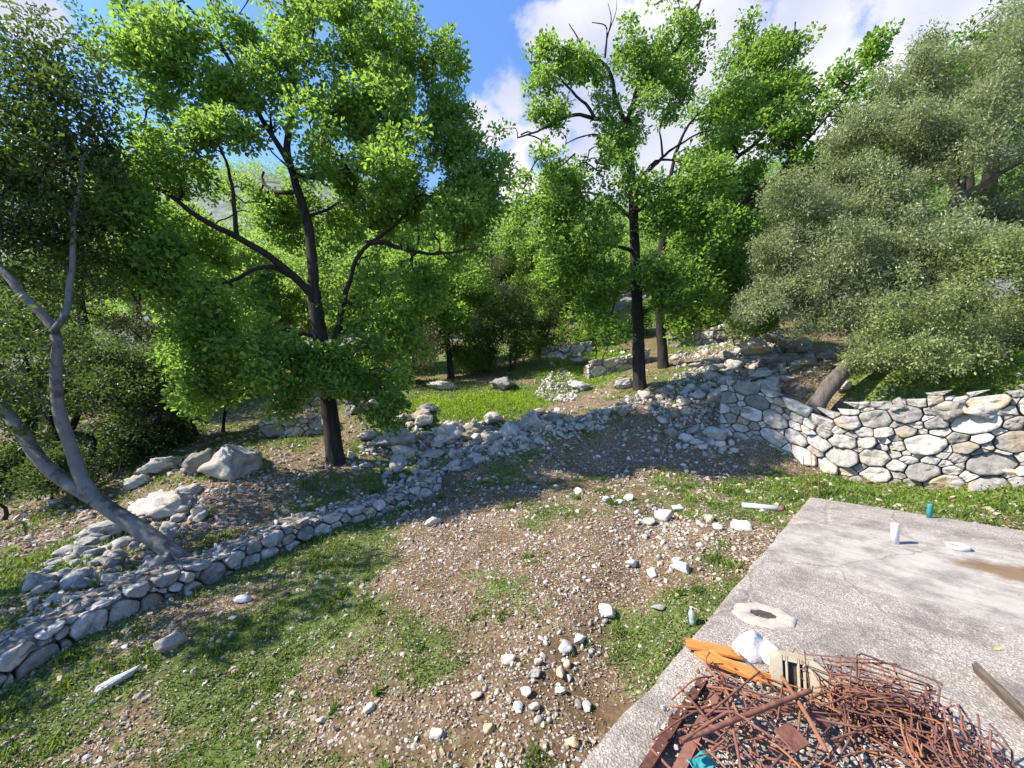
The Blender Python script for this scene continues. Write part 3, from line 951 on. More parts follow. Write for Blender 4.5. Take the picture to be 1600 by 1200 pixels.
def foliage_mesh(name, centers, rad, per, llen, lwid, rng, kite=False, squash=0.75, tint_spread=0.3, hang=0.0, tint_base=0.5):
    """sprays of leaves round the given cluster centres"""
    n = len(centers)
    cnt = rng.poisson(per, n)
    ci = np.repeat(np.arange(n), cnt)
    N = len(ci)
    d = rng.normal(size=(N, 3)); d /= np.linalg.norm(d, axis=1)[:, None]
    rr = rng.uniform(0, 1, N) ** 0.5
    loc = d * (rr * np.asarray(rad)[ci] if np.ndim(rad) else rr * rad)[:, None] * np.array([1, 1, squash])
    C = centers[ci] + loc
    A = d + rng.normal(size=(N, 3)) * 0.6 + np.array([0, 0, -hang])
    A /= np.linalg.norm(A, axis=1)[:, None]
    tint = np.clip(tint_base + rng.normal(size=n)[ci] * tint_spread * 0.6 + rng.normal(size=N) * tint_spread, 0, 1)
    s = rng.uniform(0.5, 1.3, N)
    return leaves(C, A, llen * s, lwid * s, tint, rng, kite)

def blob_clusters(blobs, spacing, rng, shell=0.55, noise=0.9, seed=0, thin=0.0):
    """cluster centres through the outer part of each crown ball, with holes where a noise field is low"""
    out, own = [], []
    for k, (c, r, dens) in enumerate(blobs):
        n = int(dens * 4.19 * r ** 3 / spacing ** 3) + 3
        d = rng.normal(size=(n, 3)); d /= np.linalg.norm(d, axis=1)[:, None]
        rr = r * rng.uniform(shell ** 3, 1.0, n) ** (1 / 3)
        p = np.asarray(c) + d * rr[:, None] * np.array([1, 1, 0.85])
        keep = fbm(p * (0.9 / spacing * 0.42), 2, seed) > (-0.35 + thin)
        p = p[keep]
        out.append(p); own += [k] * len(p)
    return np.concatenate(out), np.array(own)

def build_tree(name, base, limbs, blobs, label, cat, group=None, leaf='oak_leaf', bark='bark_dark', spacing=0.42, per=60, crad=0.34,
               llen=0.11, lwid=0.065, seed=1, kite=False, twig_r=0.014, shell=0.5, thin=0.0, hang=0.0, tint_spread=0.32, tint_base=0.5,
               lump=0.12, stub=None, squash=0.75, flare=True, sides=10, twigs=True, zlo=None, ragged=False, nrag=5):
    """limbs: list of (points, r0, r1). The first is the trunk. blobs: (centre, radius, density)"""
    rng = np.random.default_rng(seed)
    base = np.asarray(base, dtype=float)
    root = empty(name, base, label, cat, group)
    if ragged:
        nb2 = []
        for c, r, d in blobs:
            for q in range(nrag):
                o_ = rng.normal(size=3); o_ /= np.linalg.norm(o_)
                nb2.append((np.asarray(c) + o_ * r * rng.uniform(.35, 1.0), r * rng.uniform(.38, .68), d))
        blobs = nb2
    tb = Tubes()
    nodes = []
    for k, (P, r0, r1) in enumerate(limbs):
        C = catmull(P, 0.12 if k == 0 else 0.16)
        if len(C) > 4 and k > 0:
            w = np.stack([fbm(C * 1.3 + 7 * k + a * 31, 3, seed + a) for a in range(3)], -1) * 0.10
            w *= np.linspace(0, 1, len(C))[:, None].clip(0, 0.35) / 0.35
            C = C + w
        t = np.linspace(0, 1, len(C))
        r = r0 + (r1 - r0) * t ** 0.8
        if k == 0 and flare:
            dz = np.linalg.norm(C - C[0], axis=1)
            r = r * (1 + 0.45 * np.exp(-dz / 0.18))
        tb.add(C, r, sides if r0 > 0.05 else 6, lump, seed + k)
        nodes.append(np.c_[C, r])
    N = np.concatenate(nodes)
    cl, own = blob_clusters(blobs, spacing, rng, shell, 0.9, seed, thin)
    if zlo is not None:
        keep = cl[:, 2] > zlo; cl, own = cl[keep], own[keep]
    if twigs:
        # a bough into each ball of the crown, then a twig to each spray
        order = np.argsort([np.linalg.norm(N[:, :3] - c, axis=1).min() for c, r, d in blobs])
        for k in order:
            c, r, d = blobs[k]
            c = np.asarray(c)
            dist = np.linalg.norm(N[:, :3] - c, axis=1) + 0.35 * np.maximum(0, N[:, 2] - c[2])
            j = int(dist.argmin())
            if dist[j] > 0.35:
                a = N[j, :3]
                mid = (a + c) / 2 + np.array([0, 0, 0.12 * dist[j]]) + rng.normal(size=3) * 0.10 * dist[j]
                C = catmull([a, mid, c], 0.2)
                rr = np.linspace(min(N[j, 3] * 0.75, twig_r * 3.0 + 0.02 * r), twig_r * 1.1, len(C))
                tb.add(C, rr, 6, lump * .6, seed + k)
                N = np.vstack([N, np.c_[C, rr]])
            sel = np.where(own == k)[0]
            sel = sel[np.argsort(np.linalg.norm(cl[sel] - c, axis=1))]
            for i in sel:
                p = cl[i]
                dd = np.linalg.norm(N[:, :3] - p, axis=1)
                j = int(dd.argmin())
                if dd[j] < 0.12: continue
                a = N[j, :3]
                mid = (a + p) / 2 + rng.normal(size=3) * 0.14 * dd[j] + np.array([0, 0, 0.08 * dd[j]])
                C = catmull([a, mid, p], 0.14)
                rr = np.linspace(min(N[j, 3] * 0.8, twig_r), twig_r * 0.35, len(C))
                tb.add(C, rr, 4, 0)
                N = np.vstack([N, np.c_[C[1:], rr[1:]]])
    for P, r0, r1 in (stub or []):
        C = catmull(P, 0.12)
        tb.add(C, np.linspace(r0, r1, len(C)), 6, 0.1, seed)
    link('trunk', tb.mesh('trunk'), M[bark], root)
    V, Fc, tn = foliage_mesh('crown', cl, crad, per, llen, lwid, rng, kite, squash, tint_spread, hang, tint_base)
    link('crown', mesh_arrays('crown', V, Fc, False, {'tint': ('FACE', tn)}), M[leaf], root)
    return root, len(cl), len(tn) // 2

def PB(lst, Y0):
    """crown balls from (u, v, r_px, dY, density)"""
    out = []
    for b_ in lst:
        u, v, r, dY = b_[:4]
        dens = b_[4] if len(b_) > 4 else 1.0
        Y = Y0 + dY
        out.append((at(u, v, Y), r / F * Y, dens))
    return out
def LP(pts, Y0):
    return [at(u, v, Y0 + dY) for (u, v, dY) in pts]

STATS = []
# --- the big oak on the left
b0 = ground_at(525, 722)
Y0 = float(b0[1])
tr = [b0 - np.array([0, 0, 0.15])] + LP([(520, 680, 0), (512, 620, 0), (505, 560, 0), (497, 505, 0), (490, 455, 0)], Y0)
limbs = [(tr, 0.195, 0.155),
 (LP([(490,462,0),(488,410,0),(480,350,.1),(464,290,.1),(450,230,.2),(456,170,.1),(450,90,.2),(446,20,.3),(440,-90,.3)], Y0), 0.13, 0.025),
 (LP([(486,460,0),(460,432,-.2),(420,400,-.5),(370,370,-.8),(300,330,-1.2),(265,302,-1.4),(215,285,-1.6),(170,230,-1.8)], Y0), 0.10, 0.025),
 (LP([(507,610,.1),(528,520,.2),(540,450,.3),(560,395,.4),(600,362,.5),(640,330,.6),(700,285,.8)], Y0), 0.10, 0.02),
 (LP([(456,262,.1),(425,210,0),(395,160,-.2),(350,80,-.5),(310,30,-.6),(260,-20,-.8)], Y0), 0.075, 0.02),
 (LP([(455,180,.1),(460,83,.4),(462,50,.5),(480,75,.6),(490,40,.8),(505,-10,1.)], Y0), 0.05, 0.02),
 (LP([(472,277,.1),(500,275,.3),(535,270,.4),(590,262,.6),(640,235,.7),(680,190,.8)], Y0), 0.075, 0.02),
 (LP([(575,380,.4),(600,378,.3),(640,390,0),(690,398,-.2),(740,390,-.3)], Y0), 0.07, 0.018),
 (LP([(462,436,-.1),(430,418,-.3),(400,420,-.5),(355,440,-.7),(310,440,-.9),(265,442,-1.1)], Y0), 0.065, 0.018),
 (LP([(370,368,-.8),(365,320,-.9),(355,260,-.9),(330,200,-1.)], Y0), 0.05, 0.018),
 (LP([(540,470,.3),(560,480,.1),(580,470,0),(592,455,0)], Y0), 0.05, 0.018),
 (LP([(466,300,.1),(430,300,.4),(410,285,.8),(412,270,1.0)], Y0), 0.06, 0.03),
 (LP([(476,340,.1),(520,320,.8),(560,300,1.3)], Y0), 0.05, 0.018),
]
blobs = PB([(228,40,48,-.6),(205,95,50,-.9),(265,100,62,-.9),(335,120,66,-.5),(300,190,70,-1.0),(225,200,62,-1.3),(200,275,60,-1.6),
 (270,265,62,-1.4),(350,235,66,-1.2),(400,160,60,-.6),(455,110,62,-.5),(520,70,60,.2),(560,20,55,.3),(500,10,45,.6),(420,40,45,-.2),(345,30,40,-.6),
 (600,90,66,.3),(650,50,45,.6),(672,105,52,.5),(700,150,40,.6),(540,150,72,-.5),(470,200,66,-.9),(620,170,70,-.1),(690,215,60,.3),
 (740,205,42,.9),(755,265,42,1.1),(725,290,55,.7),(650,270,76,-.4),(570,250,66,.5),(500,280,48,.9),(610,330,62,.9),(690,350,60,-.1),
 (740,345,42,.6),(770,300,32,1.2),(400,310,50,.8),(340,310,48,.4),(280,350,52,.2),(220,350,56,-1.8),(320,400,48,.5),(250,410,55,-1.7),
 (370,455,52,.8),(300,470,55,-1.5),(420,500,56,.5),(350,530,62,-1.2),(440,545,62,-.8),(500,555,46,-.6),(555,560,58,-.5),(590,600,52,-.4),
 (610,540,50,0.2),(520,610,38,-.6),(300,545,55,-1.3),(560,500,40,0.4),(640,410,45,-.2),(540,330,40,1.4),(430,350,46,1.2),(580,430,52,1.6),(340,590,45,-1.0),(420,600,45,-.8),(330,618,34,-1.1,.7),(450,632,38,-.7),(570,615,42,-.4),(605,645,28,-.3),(545,600,40,-.5),(470,590,44,-.9),(600,480,46,.2),(660,460,40,.2),(200,420,46,-1.8),(190,330,44,-1.9)], Y0)
STATS.append(build_tree('oak_tree', b0, limbs, blobs, 'big dark-trunked oak left of the centre with a bright green crown and forked limbs', 'oak tree', None,
   'oak_leaf', 'bark_dark', 0.38, 52, 0.25, 0.108, 0.066, 11, twig_r=.018, ragged=True, nrag=6, thin=0.20, tint_spread=.26)[1:])

# --- the tall open oak right of the centre, dead boughs at its top
b1 = ground_at(1000, 607)
Y1 = float(b1[1])
tr = [b1 - np.array([0, 0, 0.2])] + LP([(998, 560, 0), (996, 480, 0), (992, 400, 0), (990, 330, 0), (985, 260, 0), (978, 195, 0)], Y1)
limbs = [(tr, 0.215, 0.13),
 (LP([(984,240,0),(960,192,0),(930,188,-.3),(900,180,-.6),(870,192,-1),(840,206,-1.3),(808,216,-1.6)], Y1), 0.10, 0.02),
 (LP([(930,186,-.3),(915,160,-.4),(880,130,-.6),(850,110,-.9)], Y1), 0.06, 0.02),
 (LP([(978,200,0),(962,150,.1),(955,120,.1),(938,95,.1),(912,76,0),(897,50,0),(888,36,0)], Y1), 0.10, 0.015),
 (LP([(978,205,0),(990,160,.2),(1000,120,.3),(1020,95,.4),(1055,75,.5),(1080,40,.6),(1100,-20,.8)], Y1), 0.12, 0.03),
 (LP([(990,330,0),(1020,320,-.4),(1060,305,-.8),(1105,282,-1.2),(1150,270,-1.5)], Y1), 0.09, 0.02),
 (LP([(988,290,0),(1030,250,.6),(1070,220,1),(1120,200,1.2)], Y1), 0.08, 0.02),
 (LP([(992,395,0),(960,380,-.5),(920,370,-1),(870,370,-1.4)], Y1), 0.07, 0.02),
 (LP([(990,345,0),(950,310,.5),(900,300,.8),(860,300,1)], Y1), 0.07, 0.02),
]
stub = [(LP([(945,90,.1),(948,60,.1),(946,40,.1),(925,35,.1)], Y1), 0.045, 0.012), (LP([(948,62,.1),(955,30,.1),(950,5,.1)], Y1), 0.03, 0.008),
        (LP([(948,58,.1),(962,20,.1),(964,-2,.1)], Y1), 0.025, 0.006), (LP([(1020,100,.4),(1005,60,.3),(1000,40,.3)], Y1), 0.025, 0.006)]
blobs = PB([(845,75,26,-.5,.9),(870,105,32,-.6,.9),(905,100,28,0,.7),(850,125,26,-.9,.8),(812,200,32,-1.6,.8),(845,180,34,-1.3,.8),(880,175,26,-.8,.7),(925,120,34,.1,.8),
 (985,75,36,.2,.9),(1020,110,40,.3,.9),(1055,60,42,.5,1),(1075,20,44,.6,1),(1040,10,34,.8,.9),(1000,150,40,.2,.8),(950,160,30,-.3,.7),(1050,130,42,.6,.8),
 (985,210,42,-.5,.9),(930,230,40,-.8,.8),(890,240,38,-1.0,.7),(860,265,44,-1,.8),(840,290,40,-.8,.9),(880,310,50,-1,1),(930,290,46,-1.2,.9),(975,280,46,-1.2,.8),
 (1020,190,42,.2,.8),(1060,240,46,-.2,.8),(1030,290,50,-1,.8),(1085,290,42,-1.3,.8),(1110,330,46,-1.3,.9),(1060,350,46,-1.2,.9),(850,350,48,-1.2,1),(900,370,48,-1.4,1),(945,350,44,-1.4,.9),
 (930,410,46,-1.3,1),(880,420,46,-1.2,1),(960,440,40,-1.3,.9),(1040,410,46,-1.3,1),(1080,440,44,-1.2,1),(955,500,34,-1.0,.7),(1055,470,34,-1.2,.8),(925,470,34,-1,.8),(1095,390,44,-1.2,1),(1130,290,40,-1.4,.8)], Y1)
STATS.append(build_tree('oak_tree', b1, limbs, blobs, 'tall open oak right of the centre with bare dead boughs at its top', 'oak tree', None,
   'oak_leaf', 'bark_dark', 0.46, 48, 0.29, 0.125, 0.077, 23, twig_r=.022, ragged=True, nrag=5, stub=stub, thin=0.22, tint_base=0.45)[1:])

# --- its neighbour, half hidden behind it
b2 = ground_at(1037, 574)
Y2 = float(b2[1])
tr = [b2 - np.array([0, 0, 0.2])] + LP([(1034, 530, 0), (1030, 470, 0), (1033, 400, 0), (1042, 340, 0)], Y2)
limbs = [(tr, 0.20, 0.14),
 (LP([(1040,350,0),(1090,300,-.3),(1150,250,-.5),(1200,200,-.8),(1235,120,-1),(1250,60,-1)], Y2), 0.13, 0.02),
 (LP([(1036,390,0),(1100,350,-.8),(1170,310,-1.2),(1212,276,-1.6),(1260,220,-1.9),(1300,170,-2.2),(1350,100,-2.4)], Y2), 0.12, 0.02),
 (LP([(1042,345,0),(1050,260,.3),(1080,190,.5),(1120,150,.6),(1140,90,.7)], Y2), 0.10, 0.02),
 (LP([(1032,430,0),(1100,410,-1),(1160,390,-1.6),(1210,380,-1.8)], Y2), 0.08, 0.02)]
blobs = PB([(1150,70,34,.6,.8),(1175,110,44,.4,.9),(1205,80,40,-.6,.9),(1230,60,30,-1,.8),(1220,140,44,-.8,1),(1260,130,36,-1.4,.7),(1170,170,50,-.2,.9),(1120,170,42,.5,.8),
 (1285,175,44,-2,.9),(1330,130,34,-2.3,.8),(1365,80,22,-2.4,.7),(1340,180,36,-2.3,1),(1230,220,54,-1.4,1.1),(1290,240,48,-1.9,1.1),(1330,230,36,-2.2,1),(1180,250,54,-.9,1.1),(1130,230,46,-.2,.8),
 (1240,290,54,-1.6,1.2),(1190,320,56,-1.5,1.2),(1140,350,54,-1.2,1.2),(1240,350,50,-1.6,1.2),(1180,400,56,-1.7,1.2),(1120,430,54,-1.2,1.2),(1230,420,50,-1.6,1.2),(1080,370,50,-.6,1),(1160,470,50,-1.3,1.2),(1090,490,40,-.8,1),(1300,290,40,-2.0,1)], Y2)
STATS.append(build_tree('oak_tree', b2, limbs, blobs, 'leaning oak close behind the tall open oak, its crown spreading to the right', 'oak tree', None,
   'oak_leaf', 'bark_dark', 0.50, 54, 0.32, 0.14, 0.085, 37, twig_r=.022, ragged=True, nrag=6, thin=0.16, tint_base=0.5)[1:])

# --- smooth grey tree leaning over the low wall at the left
b3 = ground_at(300, 893)
Y3 = float(b3[1]) + 0.05
b3 = at(303, 893, Y3)
tr = [at(318, 912, Y3)] + LP([(300, 888, 0), (262, 858, .02), (215, 825, .08), (170, 795, .15), (135, 772, .22), (96, 748, .28), (62,718,.35),(30,670,.4),(-20,610,.45),(-90,540,.5)], Y3)
limbs = [(tr, 0.118, 0.055),
 (LP([(150,784,.17),(137,762,.22),(125,735,.3),(112,690,.38),(98,640,.45),(90,580,.5),(80,525,.55),(62,490,.6),(30,455,.6),(-10,415,.65),(-60,370,.8)], Y3), 0.088, 0.042),
 (LP([(82,520,.55),(100,490,.75),(106,450,1.0),(108,400,1.1),(118,330,1.2),(130,250,1.4)], Y3), 0.05, 0.03),
 (LP([(-10,415,.65),(0,330,.9),(30,240,1.2),(60,150,1.5)], Y3), 0.05, 0.02),
 (LP([(-60,550,.5),(-120,470,.8),(-140,380,1.2)], Y3), 0.06, 0.03),
 (LP([(84,535,.55),(70,545,.5),(56,552,.45)], Y3), 0.014, 0.006)]
blobs = PB([(40,60,60,1.5,.4),(95,30,48,1.7,.35),(125,110,48,1.7,.5),(30,140,70,1.4,1.2),(100,190,70,1.4,1.3),(20,230,80,1.1,1.4),(150,120,40,1.6,.5),(60,110,50,1.5,.8),(110,270,70,1.2,.8),(150,230,40,1.8,.5),
 (40,320,80,1.2,1.1),(130,340,55,1.4,1.),(60,400,70,1.4,1.),(140,420,50,1.8,.9),(-40,300,90,1.1,.5),(20,470,70,1.8,1.),(-120,200,90,1.4,.4)], Y3)
STATS.append(build_tree('smooth_barked_tree', b3, limbs, blobs, 'smooth grey tree leaning left out of the low wall, forked near its foot', 'tree', None,
   'dark_leaf', 'bark_grey', 0.33, 48, 0.26, 0.085, 0.042, 51, twig_r=0.010, thin=0.02, flare=False, lump=0.11, sides=18)[1:])

# --- a tree just outside the picture on the left, whose branches shade the lower left ground
bS = np.array([-7.8, 4.3, 0.0]); bS[2] = hz(bS[0], bS[1]) - 0.1
tS = [([bS, bS + np.array([.1, .1, 1.2]), bS + np.array([.3, .1, 2.6]), bS + np.array([.4, .2, 4.6])], .14, .05)]
blS = [(bS + np.array(o_), r_, d_) for o_, r_, d_ in [((0.2, -.6, 3.0), .9, .8), ((.6, .6, 3.4), .9, .8), ((-.3, .9, 4.1), .8, .8), ((.4, -.5, 4.6), .8, .7), ((-1., -.2, 3.6), .9, .8), ((.2, .2, 5.4), .7, .7), ((1.1, -1.0, 2.3), .6, .6), ((.9, 1.6, 2.6), .7, .6), ((-.2, 2.1, 3.4), .7, .6)]]
STATS.append(build_tree('smooth_barked_tree', bS, tS, blS, 'smooth grey tree outside the left edge, nearer than the leaning one', 'tree', None, 'dark_leaf', 'bark_grey', 0.42, 34, 0.26, 0.10, 0.05, 53, twig_r=.01, thin=.12, sides=12)[1:])

# --- olive trees on the terrace at the right
b4 = at(1290, 618, 9.7)
b4[2] = hz(b4[0], b4[1]) - 0.1
YO = 9.7
b4 = at(1262, 655, 9.7)
tr = [b4] + LP([(1280, 626, 0), (1296, 604, 0), (1318, 580, .03), (1346, 548, .08), (1378, 508, .15), (1410, 465, .3)], YO)
limbs = [(tr, 0.19, 0.14),
 (LP([(1405,470,.3),(1430,400,.5),(1480,330,.6),(1560,270,.5),(1640,225,.3)], YO), 0.10, 0.04),
 (LP([(1400,478,.3),(1392,400,.8),(1390,310,1.),(1410,220,1.2)], YO), 0.10, 0.03),
 (LP([(1340,540,.1),(1300,490,.6),(1260,440,1.0),(1230,390,1.2)], YO), 0.08, 0.02),
 (LP([(1480,330,.6),(1530,240,.8),(1570,160,.9),(1600,100,.9)], YO), 0.06, 0.02)]
blobs = PB([(1225,350,52,1.3,1.1),(1260,385,56,1.0,1.1),(1205,420,54,1.2,1.1),(1250,450,60,.8,1.1),(1190,470,40,1.2,1),(1230,490,42,.9,.9),(1300,440,60,.6,1.1),(1290,480,50,.6,.9),
 (1345,240,46,1.4,.9),(1330,300,50,1.2,1.1),(1380,200,55,1.2,1),(1420,150,46,1.3,.9),(1455,70,22,1.3,.5),(1450,110,34,1.3,.8),(1400,270,70,.8,1.1),(1370,350,64,.6,1.1),(1450,210,64,.9,1),(1500,130,56,1.1,.9),
 (1470,300,76,.4,1.1),(1420,370,70,.2,1.1),(1540,190,70,.8,1),(1580,110,60,.9,.9),(1610,40,50,.9,.7),(1640,150,80,.7,1),(1360,420,60,.3,1.1),(1400,470,60,.1,1.1),(1480,400,70,0,1.1),
 (1550,300,60,.9,.8),(1600,330,70,.7,.8),(1650,300,90,.5,.9)], YO)
STATS.append(build_tree('olive_tree', b4, limbs, blobs, 'big grey-green olive with a thick leaning brown trunk on the stone terrace', 'olive tree', None,
   'olive_leaf', 'bark_olive', 0.34, 92, 0.25, 0.085, 0.030, 61, kite=True, twig_r=0.011, shell=0.3, thin=0.12, ragged=True, nrag=6, hang=.15, tint_spread=.3, lump=0.25, squash=0.85, sides=16)[1:])

b5 = ground_at(1560, 585)
b5 = np.array([at(1570, 560, 8.6)[0], 8.6, 0.0]); b5[2] = hz(b5[0], b5[1])
limbs = [([b5 - np.array([0, 0, .1])] + LP([(1560, 540, .1), (1545, 500, .2), (1530, 450, .2)], 8.6), 0.09, 0.05),
 (LP([(1545,500,.2),(1490,470,0),(1440,480,-.1)], 8.6), 0.04, 0.015), (LP([(1550,515,.1),(1590,460,0),(1640,420,0)], 8.6), 0.04, 0.015)]
blobs = PB([(1410,520,48,.2,1.1),(1370,545,36,.4,1),(1450,470,60,.2,1.1),(1430,555,42,0,1),(1490,530,52,-.1,1.1),(1530,470,62,0,1.1),(1500,420,50,.2,1),(1580,430,66,0,1),(1590,510,50,-.1,.8),(1640,470,70,0,1),(1640,540,50,-.1,.8),(1390,560,24,.1,.8),(1345,560,22,.5,.7)], 8.6)
STATS.append(build_tree('evergreen_shrub', b5, limbs, blobs, 'low yellow-green bushy shrub hanging over the stone terrace wall below the big olive', 'shrub', None,
   'olive_leaf_yellow', 'bark_olive', 0.32, 80, 0.22, 0.070, 0.030, 67, kite=True, twig_r=0.009, shell=0.3, thin=.12, ragged=True, nrag=6, hang=.15, tint_spread=.3, squash=0.85)[1:])

# --- trees and shrubs behind
def auto_tree(name, label, cat, ub, Yb, cu, cv, rpx, leaf, seed, aspect=1.0, llen=0.15, lwid=0.09, per=42, spacing=0.5, crad=0.40, bark='bark_dark', group=None, nb=14, r0=None, tint_base=0.45, kite=True, stems=1, thin=0.05, dens=1.0):
    rng = np.random.default_rng(seed)
    x = (ub - 800) / F * Yb
    base = np.array([x, Yb, hz(x, Yb) - 0.1])
    c = at(cu, cv, Yb)
    rad = rpx / F * Yb
    blobs = []
    for k in range(nb):
        d = rng.normal(size=3); d /= np.linalg.norm(d)
        d[1] *= 0.8
        p = c + d * rad * rng.uniform(0.35, 0.85) * np.array([1, 1, aspect])
        if p[2] < hz(p[0], p[1]) + 0.15 * rad: p[2] = hz(p[0], p[1]) + 0.2 * rad
        blobs.append((p, rad * rng.uniform(0.28, 0.45), dens))
    r0 = r0 or 0.035 * (c[2] - base[2]) + 0.03
    limbs = []
    H = c - base
    for s in range(stems):
        o = np.array([rng.normal() * 0.25, rng.normal() * 0.25, 0]) * (0 if stems == 1 else 1.6)
        pts = [base + o, base + o + H * 0.35 + rng.normal(size=3) * 0.06 * rad, base + o * 1.5 + H * 0.75 + rng.normal(size=3) * 0.12 * rad, c + o * 2 + np.array([0, 0, 0.3 * rad])]
        limbs.append((pts, r0, r0 * 0.3))
    for k in range(5):
        b_ = blobs[k][0]
        t = rng.uniform(0.35, 0.75)
        a = base + H * t
        limbs.append(([a, (a + b_) / 2 + np.array([0, 0, 0.1 * rad]), b_], r0 * 0.45, r0 * 0.15))
    gz = base[2] + 0.12 * rad
    r = build_tree(name, base, limbs, blobs, label, cat, group, leaf, bark, spacing, per, crad, llen, lwid, seed, kite, 0.014, 0.35, thin + .1, tint_base=tint_base, zlo=gz, ragged=True)
    STATS.append(r[1:])
    return r[0]

auto_tree('oak_tree', 'young bright green oak filling the gap between the two big oaks', 'oak tree', 705, 17.5, 690, 470, 105, 'oak_leaf', 101, 0.95, per=46, nb=20, tint_base=.55)
auto_tree('thicket_shrub', 'brown-green thorny thicket left of the young oak trunk with many bare stems', 'shrub', 645, 15.5, 645, 545, 62, 'brown_leaf', 102, 0.75, 0.08, 0.035, 40, 0.4, 0.34, stems=7, r0=0.03, tint_base=.35, dens=.7)
auto_tree('evergreen_shrub', 'dark rounded shrub right of the young oak, behind the grass terrace', 'shrub', 800, 18.0, 805, 510, 70, 'dark_leaf', 103, 1.0, 0.10, 0.05, 48, 0.42, 0.36, stems=3, r0=0.05, tint_base=.5)
auto_tree('bare_tipped_tree', 'slender brownish tree with thin foliage rising behind the dark rounded shrub', 'tree', 765, 20.0, 765, 455, 52, 'brown_leaf', 104, 1.2, 0.09, 0.045, 40, 0.45, 0.36, tint_base=.6, dens=.8)
auto_tree('oak_tree', 'bushy oak behind the fork of the big left oak', 'oak tree', 590, 21.0, 575, 455, 110, 'oak_leaf_far', 105, 0.85, 0.17, 0.10, nb=18)
auto_tree('oak_tree', 'oak at the head of the terraces, left of the tall open oak trunk', 'oak tree', 905, 24.0, 895, 455, 78, 'oak_leaf_far', 106, 0.9, 0.17, 0.10)
auto_tree('leafy_bush', 'small light green bush standing on the upper terrace left of the tall oak trunk', 'bush', 948, 17.5, 948, 520, 40, 'oak_leaf', 107, 0.8, 0.10, 0.06, 44, 0.36, 0.30, stems=3, r0=0.03, tint_base=.55, nb=9)
auto_tree('oak_tree', 'full green oak behind the left crown edge of the big left oak', 'oak tree', 420, 22.0, 400, 470, 115, 'oak_leaf_far', 108, 0.8, 0.17, 0.10, nb=18, tint_base=.55)
auto_tree('mixed_scrub_tree', 'brown-olive scrubby tree between the dark evergreens and the big left oak', 'tree', 262, 16.0, 255, 515, 80, 'brown_leaf', 109, 1.0, 0.10, 0.05, 48, 0.45, 0.38, nb=14)
t_ = auto_tree('slender_oak', 'slender young oak with a thin bare trunk, left one of the pair behind the boulders', 'oak tree', 308, 11.5, 300, 590, 62, 'oak_leaf', 110, 0.75, 0.11, 0.065, 46, 0.38, 0.32, r0=0.06, tint_base=.25)
auto_tree('slender_oak', 'slender young oak with a thin bare trunk, right one of the pair behind the boulders', 'oak tree', 348, 11.8, 362, 585, 55, 'oak_leaf', 111, 0.75, 0.11, 0.065, 46, 0.38, 0.32, r0=0.05, tint_base=.3)
auto_tree('evergreen_tree', 'dark evergreen behind the smooth grey tree, at the left edge', 'evergreen tree', 60, 10.5, 50, 590, 130, 'dark_leaf', 112, 0.85, 0.085, 0.042, 60, 0.42, 0.36, stems=3, nb=20, dens=.75)
auto_tree('evergreen_tree', 'dark dense evergreen right of the smooth grey tree', 'evergreen tree', 205, 10.0, 200, 620, 90, 'dark_leaf', 113, 1.0, 0.085, 0.042, 64, 0.38, 0.34, stems=3, nb=18, dens=.75)
auto_tree('evergreen_tree', 'tall dark evergreen above the other two at the left edge', 'evergreen tree', 150, 14.0, 130, 440, 105, 'dark_leaf', 114, 1.1, 0.10, 0.05, 56, 0.46, 0.40, nb=18, tint_base=.4, dens=.75)
auto_tree('evergreen_shrub', 'low dark shrub under the fork of the smooth grey tree', 'shrub', 90, 8.2, 90, 735, 60, 'dark_leaf', 115, 0.55, 0.075, 0.036, 55, 0.34, 0.30, stems=4, r0=0.03, nb=10)
auto_tree('oak_tree', 'round oak crown high on the slope behind the young oak', 'oak tree', 660, 33.0, 655, 395, 90, 'oak_leaf_far', 116, 0.8, 0.24, 0.15, 40, 0.7, 0.55)
auto_tree('oak_tree', 'dark oak on the slope below the patch of cloud', 'oak tree', 790, 36.0, 790, 415, 80, 'oak_leaf_far', 117, 0.8, 0.26, 0.16, 40, 0.75, 0.6, tint_base=.3)
auto_tree('oak_tree', 'oak on the slope just left of the tall open oak crown', 'oak tree', 868, 32.0, 868, 400, 74, 'oak_leaf_far', 118, 0.8, 0.24, 0.15, 40, 0.7, 0.55, tint_base=.4)
auto_tree('oak_tree', 'green oak behind the leaning oak, over the pale stone terraces', 'oak tree', 1120, 25.0, 1115, 420, 88, 'oak_leaf_far', 119, 0.8, 0.18, 0.11, 40, 0.55, 0.45)
auto_tree('oak_tree', 'low dark oak between the leaning oak and the big olive', 'oak tree', 1190, 20.0, 1175, 455, 62, 'oak_leaf_far', 120, 0.9, 0.16, 0.10, 44, 0.5, 0.42, tint_base=.3)
auto_tree('oak_tree', 'far green oak seen through the gap under the left limb of the big left oak', 'oak tree', 330, 30.0, 320, 420, 95, 'oak_leaf_far', 121, 0.8, 0.22, 0.13, 40, 0.65, 0.5, tint_base=.5)
auto_tree('oak_tree', 'oak behind the big olive whose green top shows against the cloud', 'oak tree', 1500, 15.0, 1520, 130, 120, 'oak_leaf', 122, 0.8, 0.14, 0.085, 40, 0.5, 0.40, nb=18, tint_base=.3)
auto_tree('oak_tree', 'green oak filling the slope behind the middle of the big olive', 'oak tree', 1380, 19.0, 1370, 330, 120, 'oak_leaf_far', 123, 0.9, 0.16, 0.10, 36, 0.6, 0.46)
auto_tree('oak_tree', 'distant oak between the tall open oak and the leaning oak', 'oak tree', 1010, 38.0, 1010, 430, 85, 'oak_leaf_far', 124, 0.8, 0.27, 0.17, 40, 0.8, 0.6, tint_base=.35)
